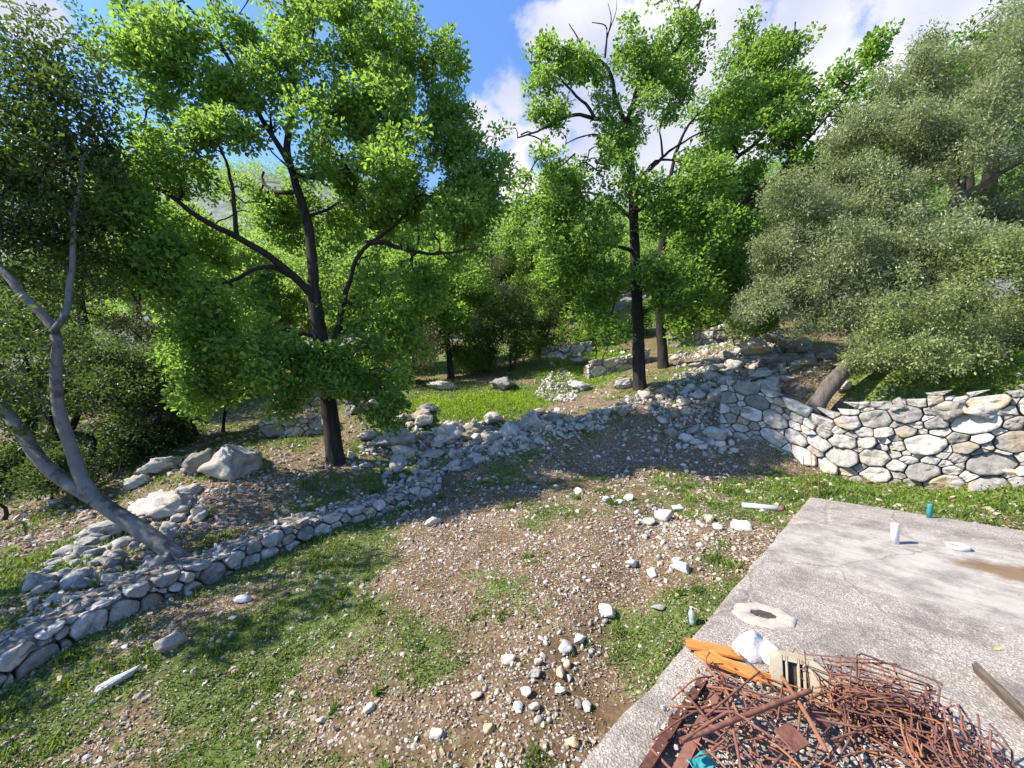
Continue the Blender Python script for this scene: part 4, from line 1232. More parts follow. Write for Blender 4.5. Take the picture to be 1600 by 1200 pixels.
auto_tree('oak_tree', 'distant oak above the smooth tree, far up the left slope', 'oak tree', 215, 36.0, 210, 400, 90, 'oak_leaf_far', 125, 0.8, 0.26, 0.16, 40, 0.8, 0.6, tint_base=.35)
auto_tree('oak_tree', 'distant oak right behind the upright limb of the big left oak', 'oak tree', 520, 38.0, 515, 395, 75, 'oak_leaf_far', 126, 0.8, 0.28, 0.17, 40, 0.8, 0.6, tint_base=.45)

for k, (nm, lab, u, Y, cv, r, lf, tb_) in enumerate([
 ('leafy_bush','low green bush under the left side of the young oak',610,17.0,565,44,'oak_leaf',.5),
 ('leafy_bush','dark low bush right at the foot of the young oak',735,18.5,562,44,'oak_leaf_far',.25),
 ('leafy_bush','light bush below the dark rounded shrub, at the back of the terraces',838,21.0,540,40,'oak_leaf_far',.6),
 ('leafy_bush','green bush glimpsed just right of the big left oak trunk',572,15.5,590,42,'oak_leaf',.3),
 ('leafy_bush','green bush behind the pair of slender oaks',400,16.5,575,60,'oak_leaf',.45),
 ('leafy_bush','wide bush beneath the scrubby tree on the left',240,14.0,610,58,'brown_leaf',.5),
 ('leafy_bush','green bush behind the upper terrace, left of the small light green one',905,22.5,515,40,'oak_leaf_far',.5),
 ('leafy_bush','bush right of the leaning oak trunk, above the pale terrace wall',1100,23.5,490,44,'oak_leaf_far',.45),
 ('evergreen_shrub','dark shrub at the left edge behind the near trunk of the smooth grey tree',10,9.0,715,75,'dark_leaf',.5),
 ('evergreen_shrub','dark shrub filling the gap between the two stems of the smooth grey tree',165,9.6,705,62,'dark_leaf',.45),
 ('evergreen_shrub','dark shrub overhanging the top of the left rock band',255,10.6,690,48,'dark_leaf',.4),
 ('leafy_bush','pale bush under the silvery left side of the big olive',1180,17.5,505,36,'olive_leaf',.5),
 ('leafy_bush','bush between the trunks of the tall oak and the leaning oak',1018,24.0,500,40,'oak_leaf_far',.5),
 ('leafy_bush','green bush far left behind the dark evergreens',130,20.0,540,70,'oak_leaf_far',.4)]):
    auto_tree(nm, lab, 'bush' if nm == 'leafy_bush' else 'shrub', u, Y, u, cv, r, lf, 200 + k, 0.8, 0.13 if lf != 'dark_leaf' else .08, 0.075 if lf != 'dark_leaf' else .04, 44 if lf != 'dark_leaf' else 70, 0.42, 0.34, stems=3, r0=0.03, nb=11, tint_base=tb_)

# --- woods on the far slopes, too many to count
rng = np.random.default_rng(77)
n = 3200
ang = rng.uniform(-1.22, 1.1, n)
rr = np.exp(rng.uniform(np.log(38), np.log(190), n))
px, py = np.tan(ang) * rr, rr
m = (fbm2(px, py, 0.03, 3, 5) > -0.30)
px, py = px[m], py[m]
ctr, rads = [], []
gz = height(px, py)
for x, y, z in zip(px, py, gz):
    h = rng.uniform(1.6, 3.2) * (1 + 0.004 * y)
    for k in range(4):
        ctr.append((x + rng.normal() * h * 0.4, y + rng.normal() * h * 0.4, z + h * rng.uniform(0.3, 1.0)))
        rads.append(h * rng.uniform(0.35, 0.55))
ctr = np.array(ctr); rads = np.array(rads)
V, Fc, tn = foliage_mesh('woods', ctr, rads, 17, 0.62, 0.42, rng, True, 0.8, 0.2, 0, 0.4)
tag(link('far_woodland', mesh_arrays('far_woodland', V, Fc, False, {'tint': ('FACE', tn)}), M['oak_leaf_far']),
    'oak woodland covering the hillside behind everything', 'woodland', kind='stuff')

# ------------------------------------------------------------------ walls
def top_right(t):
    base = np.interp(t, [0, .5, 1.0, 1.5, 2.0, 2.6, 3.2, 4.0, 5.0, 6.5, 12], [1.3, 1.35, 1.25, 1.12, 1.1, 1.36, 1.58, 1.62, 1.58, 1.6, 1.6])
    return float(base + 0.05 * math.sin(t * 5.1) + 0.04 * math.sin(t * 11.3 + 1))
rw, WR, base_r = build_wall('retaining_wall', WALL_R, 1, top_right, 0.165, 0.55, 301, 'tall drystone retaining wall of pale limestone blocks at the right edge of the grass', None, 1.45, 0.11, 0.10, -0.02, cap=True, capmat='earth', gap=0.006)
def top_left(t): return 0.27 + 0.03 * math.sin(t * 1.7) + 0.02 * math.sin(t * 4.3)
lw, WL, base_l = build_wall('low_wall', WALL_L, 1, top_left, 0.105, 0.42, 302, 'long low drystone wall with a flat capped top running up the left side', None, 1.25, 0.06, 0.05, 0.0, cap=True, gap=0.010)
# flat bits of stone bedded in its top
_n = 420
_t = rng.uniform(0, WL.L, _n); _u = rng.uniform(0.0, .40, _n)
_p = WL.pos(_t) - WL.nor(_t) * _u[:, None]
_s = .018 * (4.0 ** (rng.uniform(0, 1, _n) ** 1.6))
_P = np.c_[_p, base_l(_t) + np.array([top_left(t) for t in _t]) + _s * .05]
V, Fc, tn = merge_rocks(ROCKS_MID, _P, _s, rng.uniform(0, 1, _n), rng, (.3, .55))
link('coping_rubble', mesh_arrays('coping_rubble', V, Fc, True, {'tint': ('FACE', tn)}), M['rubble'], lw)['kind'] = 'stuff'
def line_px(pts): return [tuple(ground_at(u, v)[:2]) for u, v in pts]
build_wall('terrace_wall', [PX(405, 690, 11.3), PX(455, 692, 11.4), PX(510, 684, 11.6)], 1, top_const(0.46, 0.02), 0.17, 0.6, 303, 'short dark drystone wall with a flat slab top left of the big oak trunk', None, 1.5, 0.06, 0.03, 0.0, capmat='mortar')
build_wall('terrace_wall', [PX(1045, 545, 20.5), PX(1090, 540, 20.8), PX(1150, 530, 21.5), PX(1190, 520, 22.5)], 1, top_const(0.75, 0.06), 0.26, 0.5, 304, 'pale drystone terrace wall high behind the leaning oak trunk', None, 1.5, 0.10, 0.04, 0.0, capmat='earth')
build_wall('terrace_wall', [PX(918, 588, 16.0), PX(950, 586, 16.2), PX(990, 578, 16.6), PX(1015, 572, 17.0)], 1, top_const(0.50, 0.05), 0.20, 0.5, 305, 'low pale drystone wall just left of the tall open oak trunk', None, 1.5, 0.08, 0.04, 0.0, capmat='earth')
build_wall('terrace_wall', [PX(540, 640, 13.0), PX(575, 636, 13.1), PX(612, 628, 13.3)], 1, top_const(0.50, 0.05), 0.20, 0.5, 306, 'short sunlit drystone wall seen right of the big left oak trunk', None, 1.5, 0.08, 0.04, 0.0, capmat='earth')
build_wall('terrace_wall', [PX(425, 652, 14.0), PX(470, 650, 14.2), PX(505, 645, 14.4)], 1, top_const(0.45, 0.06), 0.20, 0.5, 307, 'low whitish drystone wall behind the short slab-topped wall', None, 1.5, 0.08, 0.04, 0.0, capmat='mortar')
build_wall('terrace_wall', [PX(845, 560, 20), PX(880, 565, 20), PX(925, 558, 20.5)], 1, top_const(0.5, 0.06), 0.22, 0.5, 308, 'grey rubble terrace wall along the back edge of the upper grass terrace', None, 1.5, 0.08, 0.04, 0.0, capmat='earth')

# ------------------------------------------------------------------ rocks one can point at
def rock_px(u, v, wpx, label, Y=None, group=None, name='boulder', cat='boulder', hi=True, flat=1.0, aspect=1.0, rot=None, k=None, sink=0.28, tilt=0.25, dz=0.0, mat=None):
    """a rock whose foot is seen at pixel (u, v) and that is wpx wide there"""
    if Y is None:
        p = ground_at(u, v)
        z = p[2]
    else:
        p = at(u, v, Y); z = p[2]
    s = 0.5 * wpx / F * p[1]
    p = p + np.array([0, s * 0.6, 0])
    return put_rock(name, p[0], p[1], s, label, cat, group, k, flat, rot, sink, tilt, (hz(p[0], p[1]) if Y is None else z) + dz, aspect, hi, mat)

rock_px(345, 752, 100, 'large rounded grey boulder lying below the two slender oaks', flat=1.05, rot=0.4, k=0)
rock_px(290, 748, 72, 'cracked grey boulder leaning against the left side of the large rounded one', flat=1.15, rot=1.2, k=1)
rock_px(232, 812, 105, 'broad flat white-topped rock behind the smooth grey tree trunk', flat=0.7, rot=0.2, k=2)
rock_px(270, 790, 60, 'pale sloping rock in front of the large rounded boulder', flat=0.7, rot=0.8, k=3)
rock_px(150, 845, 75, 'light lumpy rock left of the smooth grey tree trunk', flat=0.8, rot=1.0, k=4)
rock_px(225, 905, 85, 'dark slabby rock beside the foot of the smooth grey tree', flat=0.75, rot=0.9, k=5, aspect=.8)
rock_px(170, 945, 80, 'bluish slab of rock lying behind the low wall', flat=0.55, rot=0.7, k=6)
rock_px(115, 950, 70, 'shadowed slab of rock at the left, behind the low wall end', flat=0.5, rot=0.6, k=7)
rock_px(60, 990, 60, 'pale rock on the near end of the rock band behind the low wall', flat=0.7, rot=0.3, k=0)
rock_px(200, 768, 45, 'small grey rock at the top of the left rock band', flat=0.8, k=3)
rock_px(240, 745, 60, 'grey rock under the dark evergreens, top of the left rock band', flat=0.9, k=4)
rock_px(612, 705, 78, 'large pale sunlit rock right of the big oak trunk', flat=0.8, rot=0.1, k=2)
rock_px(572, 690, 44, 'mossy tan rock touching the big oak trunk', flat=0.7, k=5)
rock_px(655, 668, 55, 'dark grey boulder under the edge of the near grass terrace', flat=0.95, k=1)
rock_px(700, 695, 66, 'tilted dark grey boulder in the middle of the rubble strip', flat=1.0, k=6, rot=.6)
rock_px(745, 682, 46, 'grey boulder right of the tilted dark one in the rubble strip', flat=0.9, k=7)
rock_px(770, 665, 40, 'squarish grey boulder below the grass terrace edge', flat=0.9, k=0)
rock_px(832, 672, 48, 'pale grey block at the bend of the rubble strip', flat=0.85, k=3)
rock_px(668, 652, 40, 'grey rock at the left end of the near grass terrace', flat=0.8, k=2)
rock_px(785, 612, 46, 'grey boulder at the back of the near grass terrace', flat=1.1, k=4)
rock_px(690, 612, 60, 'long low rock in the shade behind the near grass terrace', flat=0.55, k=5, rot=0)
rock_px(910, 612, 40, 'sunlit tan rock at the right end of the near grass terrace', flat=0.8, k=6)
rock_px(975, 610, 46, 'shaded grey rock left of the tall oak foot', flat=0.8, k=1)
rock_px(905, 570, 34, 'small pale rock on the upper grass terrace', flat=0.6, k=7)
WB = [  # on and about the right wall
 (1203, 628, 96, 10.35, 'big rounded grey boulder capping the left end of the tall wall', 0.72, 3, 0.2),
 (1180, 645, 60, 10.3, 'layered grey boulder under the big rounded one on the wall end', 0.45, 4, 0.1),
 (1198, 590, 42, 12.0, 'pale boulder behind the capped wall end', 0.7, 5, 0.4),
 (1235, 600, 50, 11.4, 'grey boulder left of the leaning olive trunk', 0.6, 0, 0.4),
 (1265, 575, 60, 12.0, 'weathered boulder behind the leaning olive trunk', 0.6, 1, 0.8),
 (1225, 572, 60, 13.2, 'fractured grey boulder on the slope above the wall end', 0.7, 2, 0.2),
 (1190, 552, 66, 14.5, 'broad grey boulder half way up the rocky slope', 0.7, 6, 0.5),
 (1258, 545, 60, 14.5, 'dark shaded boulder up the slope under the olive foliage', 0.7, 7, 0.6),
 (1215, 530, 40, 16.5, 'pale boulder at the top of the rocky slope', 0.8, 0, 0.1),
 (1300, 560, 40, 12.5, 'grey boulder hidden below the olive foliage', 0.7, 3, 0.3),
 (1325, 608, 30, 9.9, 'small tan block tucked beside the leaning olive trunk', 0.9, 5, 0.5)]
for (u, v, w, Y, lab, fl, k, rot) in WB:
    rock_px(u, v, w, lab, Y=Y, flat=fl, k=k, rot=rot, sink=0.2)
for (u, v, w, Y, lab, k) in [(1425, 655, 66, 8.15, 'largest rounded block set in the top of the tall wall', 2), (1495, 655, 62, 7.65, 'brownish weathered block in the wall top, right of the largest block', 6), (1560, 655, 60, 7.25, 'squared pale block in the wall top near the right edge', 4)]:
    o = rock_px(u, v, w, lab, Y=Y, flat=0.95, k=k, rot=0.9, sink=0.15, tilt=0.15)
    o.name = 'boulder'
    del o['label']; del o['category']
    o['label'] = lab
    mw = o.location.copy()
    o.parent = rw; o.location = mw - rw.location
rock_px(1245, 765, 0.1, 'x', name='tmp') if False else None

# single stones on the near ground
NEAR = [(905,772,22,'pale flat stone alone on the bare slope'),(948,785,20,'white rounded stone at the left end of the row by the puddle track'),(968,788,18,'white round stone second in the row by the puddle track'),(985,782,24,'brightest white stone in the row by the puddle track'),
 (675,822,30,'pale flat slab stone on the left part of the gravel'),(1015,822,22,'cream stone in the stone cluster left of the concrete slab'),(1040,815,32,'largest white stone of the cluster left of the concrete slab'),(1062,800,20,'small white stone behind the largest of the cluster'),
 (1127,832,24,'cream stone nearest the far slab corner'),(1165,830,34,'wide white stone beside the slab edge'),(1110,815,20,'tan stone between the cluster and the slab'),
 (990,890,24,'pale stone at the top of the scattered trail along the furrow'),(1068,898,30,'rough white stone close to the slab edge'),(1020,905,18,'small pale stone near the furrow'),(952,972,34,'bluish white stone beside the furrow'),
 (1032,958,24,'greyish stone in the grass near the bottle'),(908,1012,26,'bright white stone pair member above the bare mud'),(884,1022,26,'bright white angular stone left of the mud pair'),(793,1043,30,'long white stone left of the mud patch'),(877,1065,22,'orange-tan block on the mud'),
 (838,1062,22,'grey stone below the mud patch'),(743,1095,20,'upright white stone in the lower middle'),(822,1090,24,'pale elongated stone in the mud'),(810,1115,22,'white stone at the foot of the mud trail'),(918,1112,20,'white rounded stone near the lower slab edge'),(905,1108,18,'grey rounded stone beside the white one near the slab'),
 (575,1118,20,'white stone in the lower gravel'),(680,1160,26,'pale stone in a small heap at the bottom'),(765,1148,22,'tan upright stone at the bottom'),(895,1172,24,'tan flat stone at the bottom edge near the slab'),(255,1025,46,'grey flat rock half sunk in the lower left grass'),(375,945,26,'pale pointed stone near the low wall'),
 (1320,738,26,'small round white stone on the grass under the wall'),(1590,756,34,'yellowish stone at the wall foot, right edge'),(360,970,14,'small pale stone in the brown soil near the low wall'),(500,1135,18,'cream stone in the lower left gravel')]
for i, (u, v, w, lab) in enumerate(NEAR):
    rock_px(u, v, w, lab, name='stone', cat='stone', hi=False, flat=0.8, sink=0.2, mat=None if 'grey' in lab else 'rock_tan' if ('tan' in lab or 'yellow' in lab) else 'rock_pale')
o = rock_px(168, 1085, 62, 'long pale splinter of stone lying in the lower left grass', name='stone', cat='stone', hi=True, flat=0.35, aspect=0.3, rot=0.85, sink=0.1, mat='rock_pale')

# ------------------------------------------------------------------ rubble: the biggest stones one by one, the rest as one mass
rng = np.random.default_rng(5)
def poly_pts(poly, n):
    """random ground points inside a picture polygon, spread evenly over the ground"""
    G = np.array([ground_at(u, v)[:2] for u, v in poly])
    lo, hi = G.min(0), G.max(0)
    out = []
    while len(out) < n:
        p = lo + rng.uniform(size=(4 * n, 2)) * (hi - lo)
        ins = np.zeros(len(p), bool)
        j = len(G) - 1
        for i in range(len(G)):
            c = ((G[i, 1] > p[:, 1]) != (G[j, 1] > p[:, 1])) & (p[:, 0] < (G[j, 0] - G[i, 0]) * (p[:, 1] - G[i, 1]) / (G[j, 1] - G[i, 1] + 1e-12) + G[i, 0])
            ins ^= c; j = i
        out += list(p[ins])
    return np.array(out[:n])
ZONES = [  # polygon, count, smallest, largest half-length, label, group
 ([(560,700),(600,665),(700,660),(820,655),(870,640),(880,665),(800,690),(700,715),(640,730)], 230, .06, .36, 'rough grey stone in the rubble strip between the big oak and the near grass terrace', 'stones of the rubble strip'),
 ([(690,742),(720,705),(780,690),(860,662),(940,640),(1000,612),(1020,625),(960,655),(870,690),(780,720)], 150, .06, .24, 'bluish grey stone in the line of stones climbing to the tall oak', 'stones in the climbing line'),
 ([(1010,640),(1040,600),(1080,575),(1150,548),(1210,530),(1290,560),(1200,600),(1165,660),(1120,690),(1050,680)], 520, .05, .34, 'grey stone in the scree left of the tall wall', 'stones of the scree'),
 ([(830,625),(850,590),(880,575),(905,600),(895,628)], 110, .06, .20, 'pale stone in the heap at the right end of the near grass terrace', 'stones of the terrace heap'),
 ([(590,740),(660,725),(690,742),(640,775),(600,770)], 60, .05, .18, 'grey stone beside the upper end of the low wall', 'stones by the low wall end'),
 ([(60,900),(130,830),(230,780),(300,760),(330,800),(250,860),(200,920),(90,1000),(20,1010)], 130, .05, .20, 'grey stone in the rock band behind the low wall', 'stones of the rock band'),
 ([(1050,700),(1070,680),(1150,680),(1165,705),(1110,715)], 40, .05, .20, 'pale stone fallen at the left foot of the tall wall', 'stones fallen from the wall'),
 ([(960,800),(1030,790),(1120,810),(1190,830),(1130,890),(1070,920),(990,900),(960,860)], 170, .02, .07, 'pale stone scattered between the furrow and the slab edge', 'scattered pale stones'),
 ([(780,1010),(880,985),(950,960),(930,1060),(860,1130),(800,1130),(730,1100)], 150, .015, .05, 'pale stone scattered round the mud patch', 'scattered pale stones in the mud'),
 ([(520,720),(560,690),(620,700),(560,740)], 20, .05, .14, 'grey stone at the foot of the big oak', 'stones by the big oak'),
 ([(820,560),(870,545),(960,545),(1000,560),(930,575),(860,572)], 60, .08, .25, 'grey stone strewn along the upper terrace', 'stones on the upper terrace'),
 ([(1030,560),(1100,540),(1200,510),(1210,535),(1120,560),(1050,580)], 80, .08, .25, 'grey stone strewn on the slope behind the leaning oak', 'stones behind the leaning oak'),
]
CAND = []
for zi, (poly, n, lo, hi, lab, grp) in enumerate(ZONES):
    P = poly_pts(poly, n)
    S = lo * (hi / lo) ** (rng.uniform(0, 1, n) ** 1.9)
    D = np.hypot(P[:, 0], P[:, 1])
    for p, s, d in zip(P, S, D): CAND.append((s / d, p[0], p[1], s, zi))
CAND.sort(reverse=True)
N_IND = 225
for (a, x, y, s, zi) in CAND[:N_IND]:
    put_rock('stone', x, y, s, ZONES[zi][4], 'stone', ZONES[zi][5], flat=random.uniform(.7, 1.05), sink=random.uniform(.1, .35), tilt=.5, mat='rock_pale' if 'pale' in ZONES[zi][4] else None)
rest = np.array([(x, y, s) for (a, x, y, s, zi) in CAND[N_IND:]])
P = np.c_[rest[:, 0], rest[:, 1], height(rest[:, 0], rest[:, 1]) + rest[:, 2] * 0.15]
V, Fc, tn = merge_rocks(ROCKS_MID, P, rest[:, 2], rng.uniform(0, 1, len(P)), rng)
tag(link('rubble', mesh_arrays('rubble', V, Fc, True, {'tint': ('FACE', tn)}), M['rubble']), 'small grey rubble lying among the larger stones', 'rubble', kind='stuff')
# finer rubble of the scree and strips
ex = np.concatenate([poly_pts(ZONES[0][0], 900), poly_pts(ZONES[1][0], 900), poly_pts(ZONES[2][0], 3200), poly_pts(ZONES[3][0], 500), poly_pts(ZONES[5][0], 700), poly_pts(ZONES[11][0], 700), poly_pts([(430,630),(520,600),(600,600),(510,650)], 900)])
S = 0.018 * (5.0 ** rng.uniform(0, 1, len(ex)) ** 1.4)
P = np.c_[ex, height(ex[:, 0], ex[:, 1]) + S * 0.3]
V, Fc, tn = merge_rocks(ROCKS_LO, P, S, rng.uniform(0, 1, len(P)), rng)
tag(link('scree', mesh_arrays('scree', V, Fc, False, {'tint': ('FACE', tn)}), M['rubble']), 'fine grey scree between the rocks and up the slope', 'scree', kind='stuff')

# ------------------------------------------------------------------ gravel, grass, litter
def polar_pts(n, d0, d1, umin=-2.1, umax=1.5, power=1.0):
    """ground points ahead of the camera, thinning with distance"""
    d = d0 * (d1 / d0) ** rng.uniform(0, 1, n)
    a = rng.uniform(umin, umax, n)
    return a * d, d
SLAB_C = np.array([4.25, 5.76]); SLAB_A = np.array([-0.697, -0.717]); SLAB_B = np.array([0.717, -0.697])
def off_slab(x, y, pad=0.03):
    q = np.stack([x, y], -1) - SLAB_C
    return ~((q @ SLAB_B > -pad) & (q @ SLAB_A > -pad))
def clear_of_walls(x, y):
    ok = np.ones(len(x), bool)
    for ln, th in ((WALL_R, .6), (WALL_L, .47)):
        d, _ = seg_dist(x, y, ln)
        ok &= ~((d > -0.03) & (d < th))
    return ok
x, y = polar_pts(112000, 2.2, 16)
g = grass_cover(x, y)
dR, _ = seg_dist(x, y, WALL_L)
keep = off_slab(x, y) & clear_of_walls(x, y) & (rng.uniform(size=len(x)) < np.clip(1.05 - 0.75 * g, 0.22, 1)) & (0.9 * fbm2(x, y, 1.6, 3, 61) + 0.7 * fbm2(x, y, 6.0, 2, 62) - 0.8 * mud_cover(x, y) + rng.uniform(-.4, .5, len(x)) > -0.08)
x, y = x[keep], y[keep]
S = 0.0055 * (8.5 ** (rng.uniform(0, 1, len(x)) ** 1.7)) * np.clip(np.hypot(x, y) / 5.0, 0.8, 2.2)
P = np.c_[x, y, height(x, y) + S * 0.05]
tn0 = np.clip(rng.normal(0.48, 0.27, len(x)), 0, 1)
V, Fc, tn = merge_rocks(ROCKS_LO[:6], P, S, tn0, rng, (0.45, 0.8))
tag(link('gravel', mesh_arrays('gravel', V, Fc, False, {'tint': ('FACE', tn)}), M['gravel']), 'beige gravel and pebbles strewn over the bare ground', 'gravel', kind='stuff')

def grass_mesh(x, y, hgt, wid, lean, n_per=1):
    n = len(x)
    z = height(x, y) - 0.004
    C = np.c_[x, y, z]
    a = rng.uniform(0, 2 * np.pi, n)
    tilt = rng.uniform(0.15, lean, n)
    A = np.stack([np.cos(a) * np.sin(tilt), np.sin(a) * np.sin(tilt), np.cos(tilt)], -1)
    b_ = a + np.pi / 2 + rng.normal(size=n) * 0.5
    S = np.stack([np.cos(b_), np.sin(b_), np.zeros(n)], -1)
    h = (hgt * rng.uniform(0.5, 1.3, n))[:, None]; w = (wid * rng.uniform(0.7, 1.3, n))[:, None]
    droop = np.stack([A[:, 0], A[:, 1], -0.6 * np.abs(np.sin(tilt))], -1)
    V = np.stack([C - S * w * .5, C + S * w * .5, C + A * h * .6 + S * w * .42, C + A * h * .6 - S * w * .42, C + A * h + droop * h * .25], 1)
    b0 = np.arange(n)[:, None] * 5
    return V.reshape(-1, 3), b0 + np.array([0, 1, 2, 3]), b0 + np.array([3, 2, 4])
x, y = polar_pts(340000, 2.2, 24, -2.1, 1.6)
g = grass_cover(x, y)
clump = fbm2(x, y, 7.0, 3, 91)
keep = off_slab(x, y, 0.0) & clear_of_walls(x, y) & (0.75 * g + 0.75 * clump + 0.45 * fbm2(x, y, 16.0, 2, 92) - .5 * mud_cover(x, y) + rng.uniform(-0.18, 0.18, len(x)) > 0.42)
x, y, g = x[keep], y[keep], g[keep]
dist = np.hypot(x, y)
hg = (0.020 + 0.022 * g + 0.018 * fbm2(x, y, 8.0, 2, 44)) * np.clip(dist / 5.0, 0.9, 2.4)
V, Fq, Ft = grass_mesh(x, y, hg, hg * 0.24, 1.1)
tint = np.clip(0.48 + 0.55 * fbm2(x, y, 1.7, 3, 13) + rng.normal(size=len(x)) * 0.18, 0, 1)
tag(link('grass', mesh_arrays('grass', V, [Fq, Ft], False, {'tint': ('FACE', np.r_[tint, tint])}), M['grass']), 'short bright grass growing in patches over the slope and terraces', 'grass', kind='stuff')
tp_ = np.concatenate([poly_pts([(625,640),(700,618),(845,616),(840,632),(700,650)], 26000), poly_pts([(840,585),(900,572),(960,575),(955,590),(880,600)], 9000), poly_pts([(830,562),(880,545),(960,545),(985,560),(920,572)], 12000), poly_pts([(1180,745),(1260,735),(1400,745),(1599,765),(1599,815),(1270,770)], 26000), poly_pts([(1440,575),(1560,545),(1599,560),(1599,585),(1480,590)], 9000)])
x, y = (tp_ + rng.normal(size=tp_.shape) * .3).T
keep = off_slab(x, y, 0.0) & clear_of_walls(x, y) & (fbm2(x, y, 2.5, 3, 291) + rng.uniform(-.3, .3, len(x)) > -.28)
x, y = x[keep], y[keep]
hg = 0.045 * np.clip(np.hypot(x, y) / 8.0, 0.8, 2.0)
V, Fq, Ft = grass_mesh(x, y, hg * rng.uniform(.7, 1.2, len(x)), hg * 0.26, 1.0)
tint = np.clip(0.62 + 0.3 * fbm2(x, y, 1.2, 3, 14) + rng.normal(size=len(x)) * 0.18, 0, 1)
tag(link('terrace_grass', mesh_arrays('terrace_grass', V, [Fq, Ft], False, {'tint': ('FACE', np.r_[tint, tint])}), M['terrace_grass']), 'lush bright grass on the terraces and at the foot of the tall wall', 'grass', kind='stuff')
# taller tufts and weeds standing out of the short grass
tx, ty = polar_pts(1500, 2.3, 14)
tg_ = grass_cover(tx, ty)
k_ = off_slab(tx, ty, 0.05) & clear_of_walls(tx, ty) & (tg_ + rng.uniform(-.35, .35, len(tx)) > .45)
tx, ty = tx[k_], ty[k_]
nbl = rng.integers(15, 70, len(tx))
ci = np.repeat(np.arange(len(tx)), nbl)
sp_ = rng.uniform(.02, .07, len(tx)) * np.clip(np.hypot(tx, ty) / 5, .8, 1.8)
x = tx[ci] + rng.normal(size=len(ci)) * sp_[ci]; y = ty[ci] + rng.normal(size=len(ci)) * sp_[ci]
hg = rng.uniform(.03, .085, len(tx))[ci] * np.clip(np.hypot(x, y) / 5, .8, 1.5)
V, Fq, Ft = grass_mesh(x, y, hg, hg * .16 + .002, .9)
tint = np.clip(rng.uniform(.1, .95, len(tx))[ci] + rng.normal(size=len(ci)) * .12, 0, 1)
tag(link('grass_tufts', mesh_arrays('grass_tufts', V, [Fq, Ft], False, {'tint': ('FACE', np.r_[tint, tint])}), M['grass']), 'taller tufts of grass and weeds standing out of the short grass', 'grass', kind='stuff')
# low leafy weeds
x, y = polar_pts(58000, 2.2, 14, -2.1, 1.5)
g = grass_cover(x, y)
keep = off_slab(x, y, 0.0) & clear_of_walls(x, y) & (0.75 * g + 0.9 * fbm2(x, y, 6.0, 3, 191) - .5 * mud_cover(x, y) + rng.uniform(-.2, .2, len(x)) > 0.42)
x, y = x[keep], y[keep]
n = len(x)
dist = np.hypot(x, y)
a = rng.uniform(0, 2 * np.pi, n); el = rng.uniform(0.0, 0.7, n)
A = np.stack([np.cos(a) * np.cos(el), np.sin(a) * np.cos(el), np.sin(el)], -1)
L = 0.020 * rng.uniform(.6, 1.5, n) * np.clip(dist / 5, .9, 2)
C = np.c_[x, y, height(x, y) + rng.uniform(0.002, 0.03, n)]
V, Fc, tn = leaves(C, A, L, L * 0.65, np.clip(rng.normal(.4, .2, n), 0, 1), rng, True)
tag(link('weeds', mesh_arrays('weeds', V, Fc, False, {'tint': ('FACE', tn)}), M['grass']), 'low round-leaved weeds carpeting the ground between the stones', 'ground cover', kind='stuff')
# fallen leaves and twigs
x, y = polar_pts(128000, 2.2, 16, -2.1, 1.5)
keep = off_slab(x, y, -0.02) & clear_of_walls(x, y) & (.8 * fbm2(x, y, 1.1, 3, 161) + .6 * fbm2(x, y, 5.0, 2, 162) + rng.uniform(-.4, .4, len(x)) > -.12)
x, y = x[keep], y[keep]
n = len(x)
a = rng.uniform(0, 2 * np.pi, n)
A = np.stack([np.cos(a), np.sin(a), rng.normal(size=n) * .2], -1)
L = 0.026 * rng.uniform(.5, 1.5, n) * np.clip(np.hypot(x, y) / 5, .9, 2)
V, Fc, tn = leaves(np.c_[x, y, height(x, y) + 0.008], A, L, L * 0.5, np.clip(rng.normal(.42, .25, n), 0, 0.8), rng, True)
tag(link('leaf_litter', mesh_arrays('leaf_litter', V, Fc, False, {'tint': ('FACE', tn)}), M['gravel']), 'dry brown leaves and bits strewn over the soil', 'leaf litter', kind='stuff')

# ------------------------------------------------------------------ concrete slab and what lies on it
SLAB_ROT = math.atan2(SLAB_A[1], SLAB_A[0])
def slab_pt(a, b_): return SLAB_C + SLAB_A * a + SLAB_B * b_
def on_slab(u, v, z=0.0):
    Y = F * (CAMZ - z) / (v - 600.0)
    return np.array([(u - 800) / F * Y, Y, z])
slab = empty('concrete_slab', (SLAB_C[0], SLAB_C[1], 0), 'rough grey concrete roof slab filling the lower right corner', 'concrete slab')
slab.rotation_euler = (0, 0, SLAB_ROT)
na, nb_ = 260, 150
aa = np.linspace(0, 9.5, na); bb = np.linspace(0, 5.5, nb_)
Ag, Bg = np.meshgrid(aa, bb)
jit = 0.028 * fbm(np.stack([aa * 3.0, np.zeros(na), np.zeros(na)], -1), 4, 3)
jit2 = 0.018 * fbm(np.stack([bb * 3.0, np.ones(nb_) * 9, np.zeros(nb_)], -1), 4, 4)
Bx = Bg + jit[None, :] * np.exp(-Bg / 0.06)
Ax = Ag + jit2[:, None] * np.exp(-Ag / 0.05)
Zs = 0.006 * fbm2(Ag, Bg, 1.3, 4, 8) - 0.012 * np.exp(-Bg / 0.02) - 0.012 * np.exp(-Ag / 0.02)
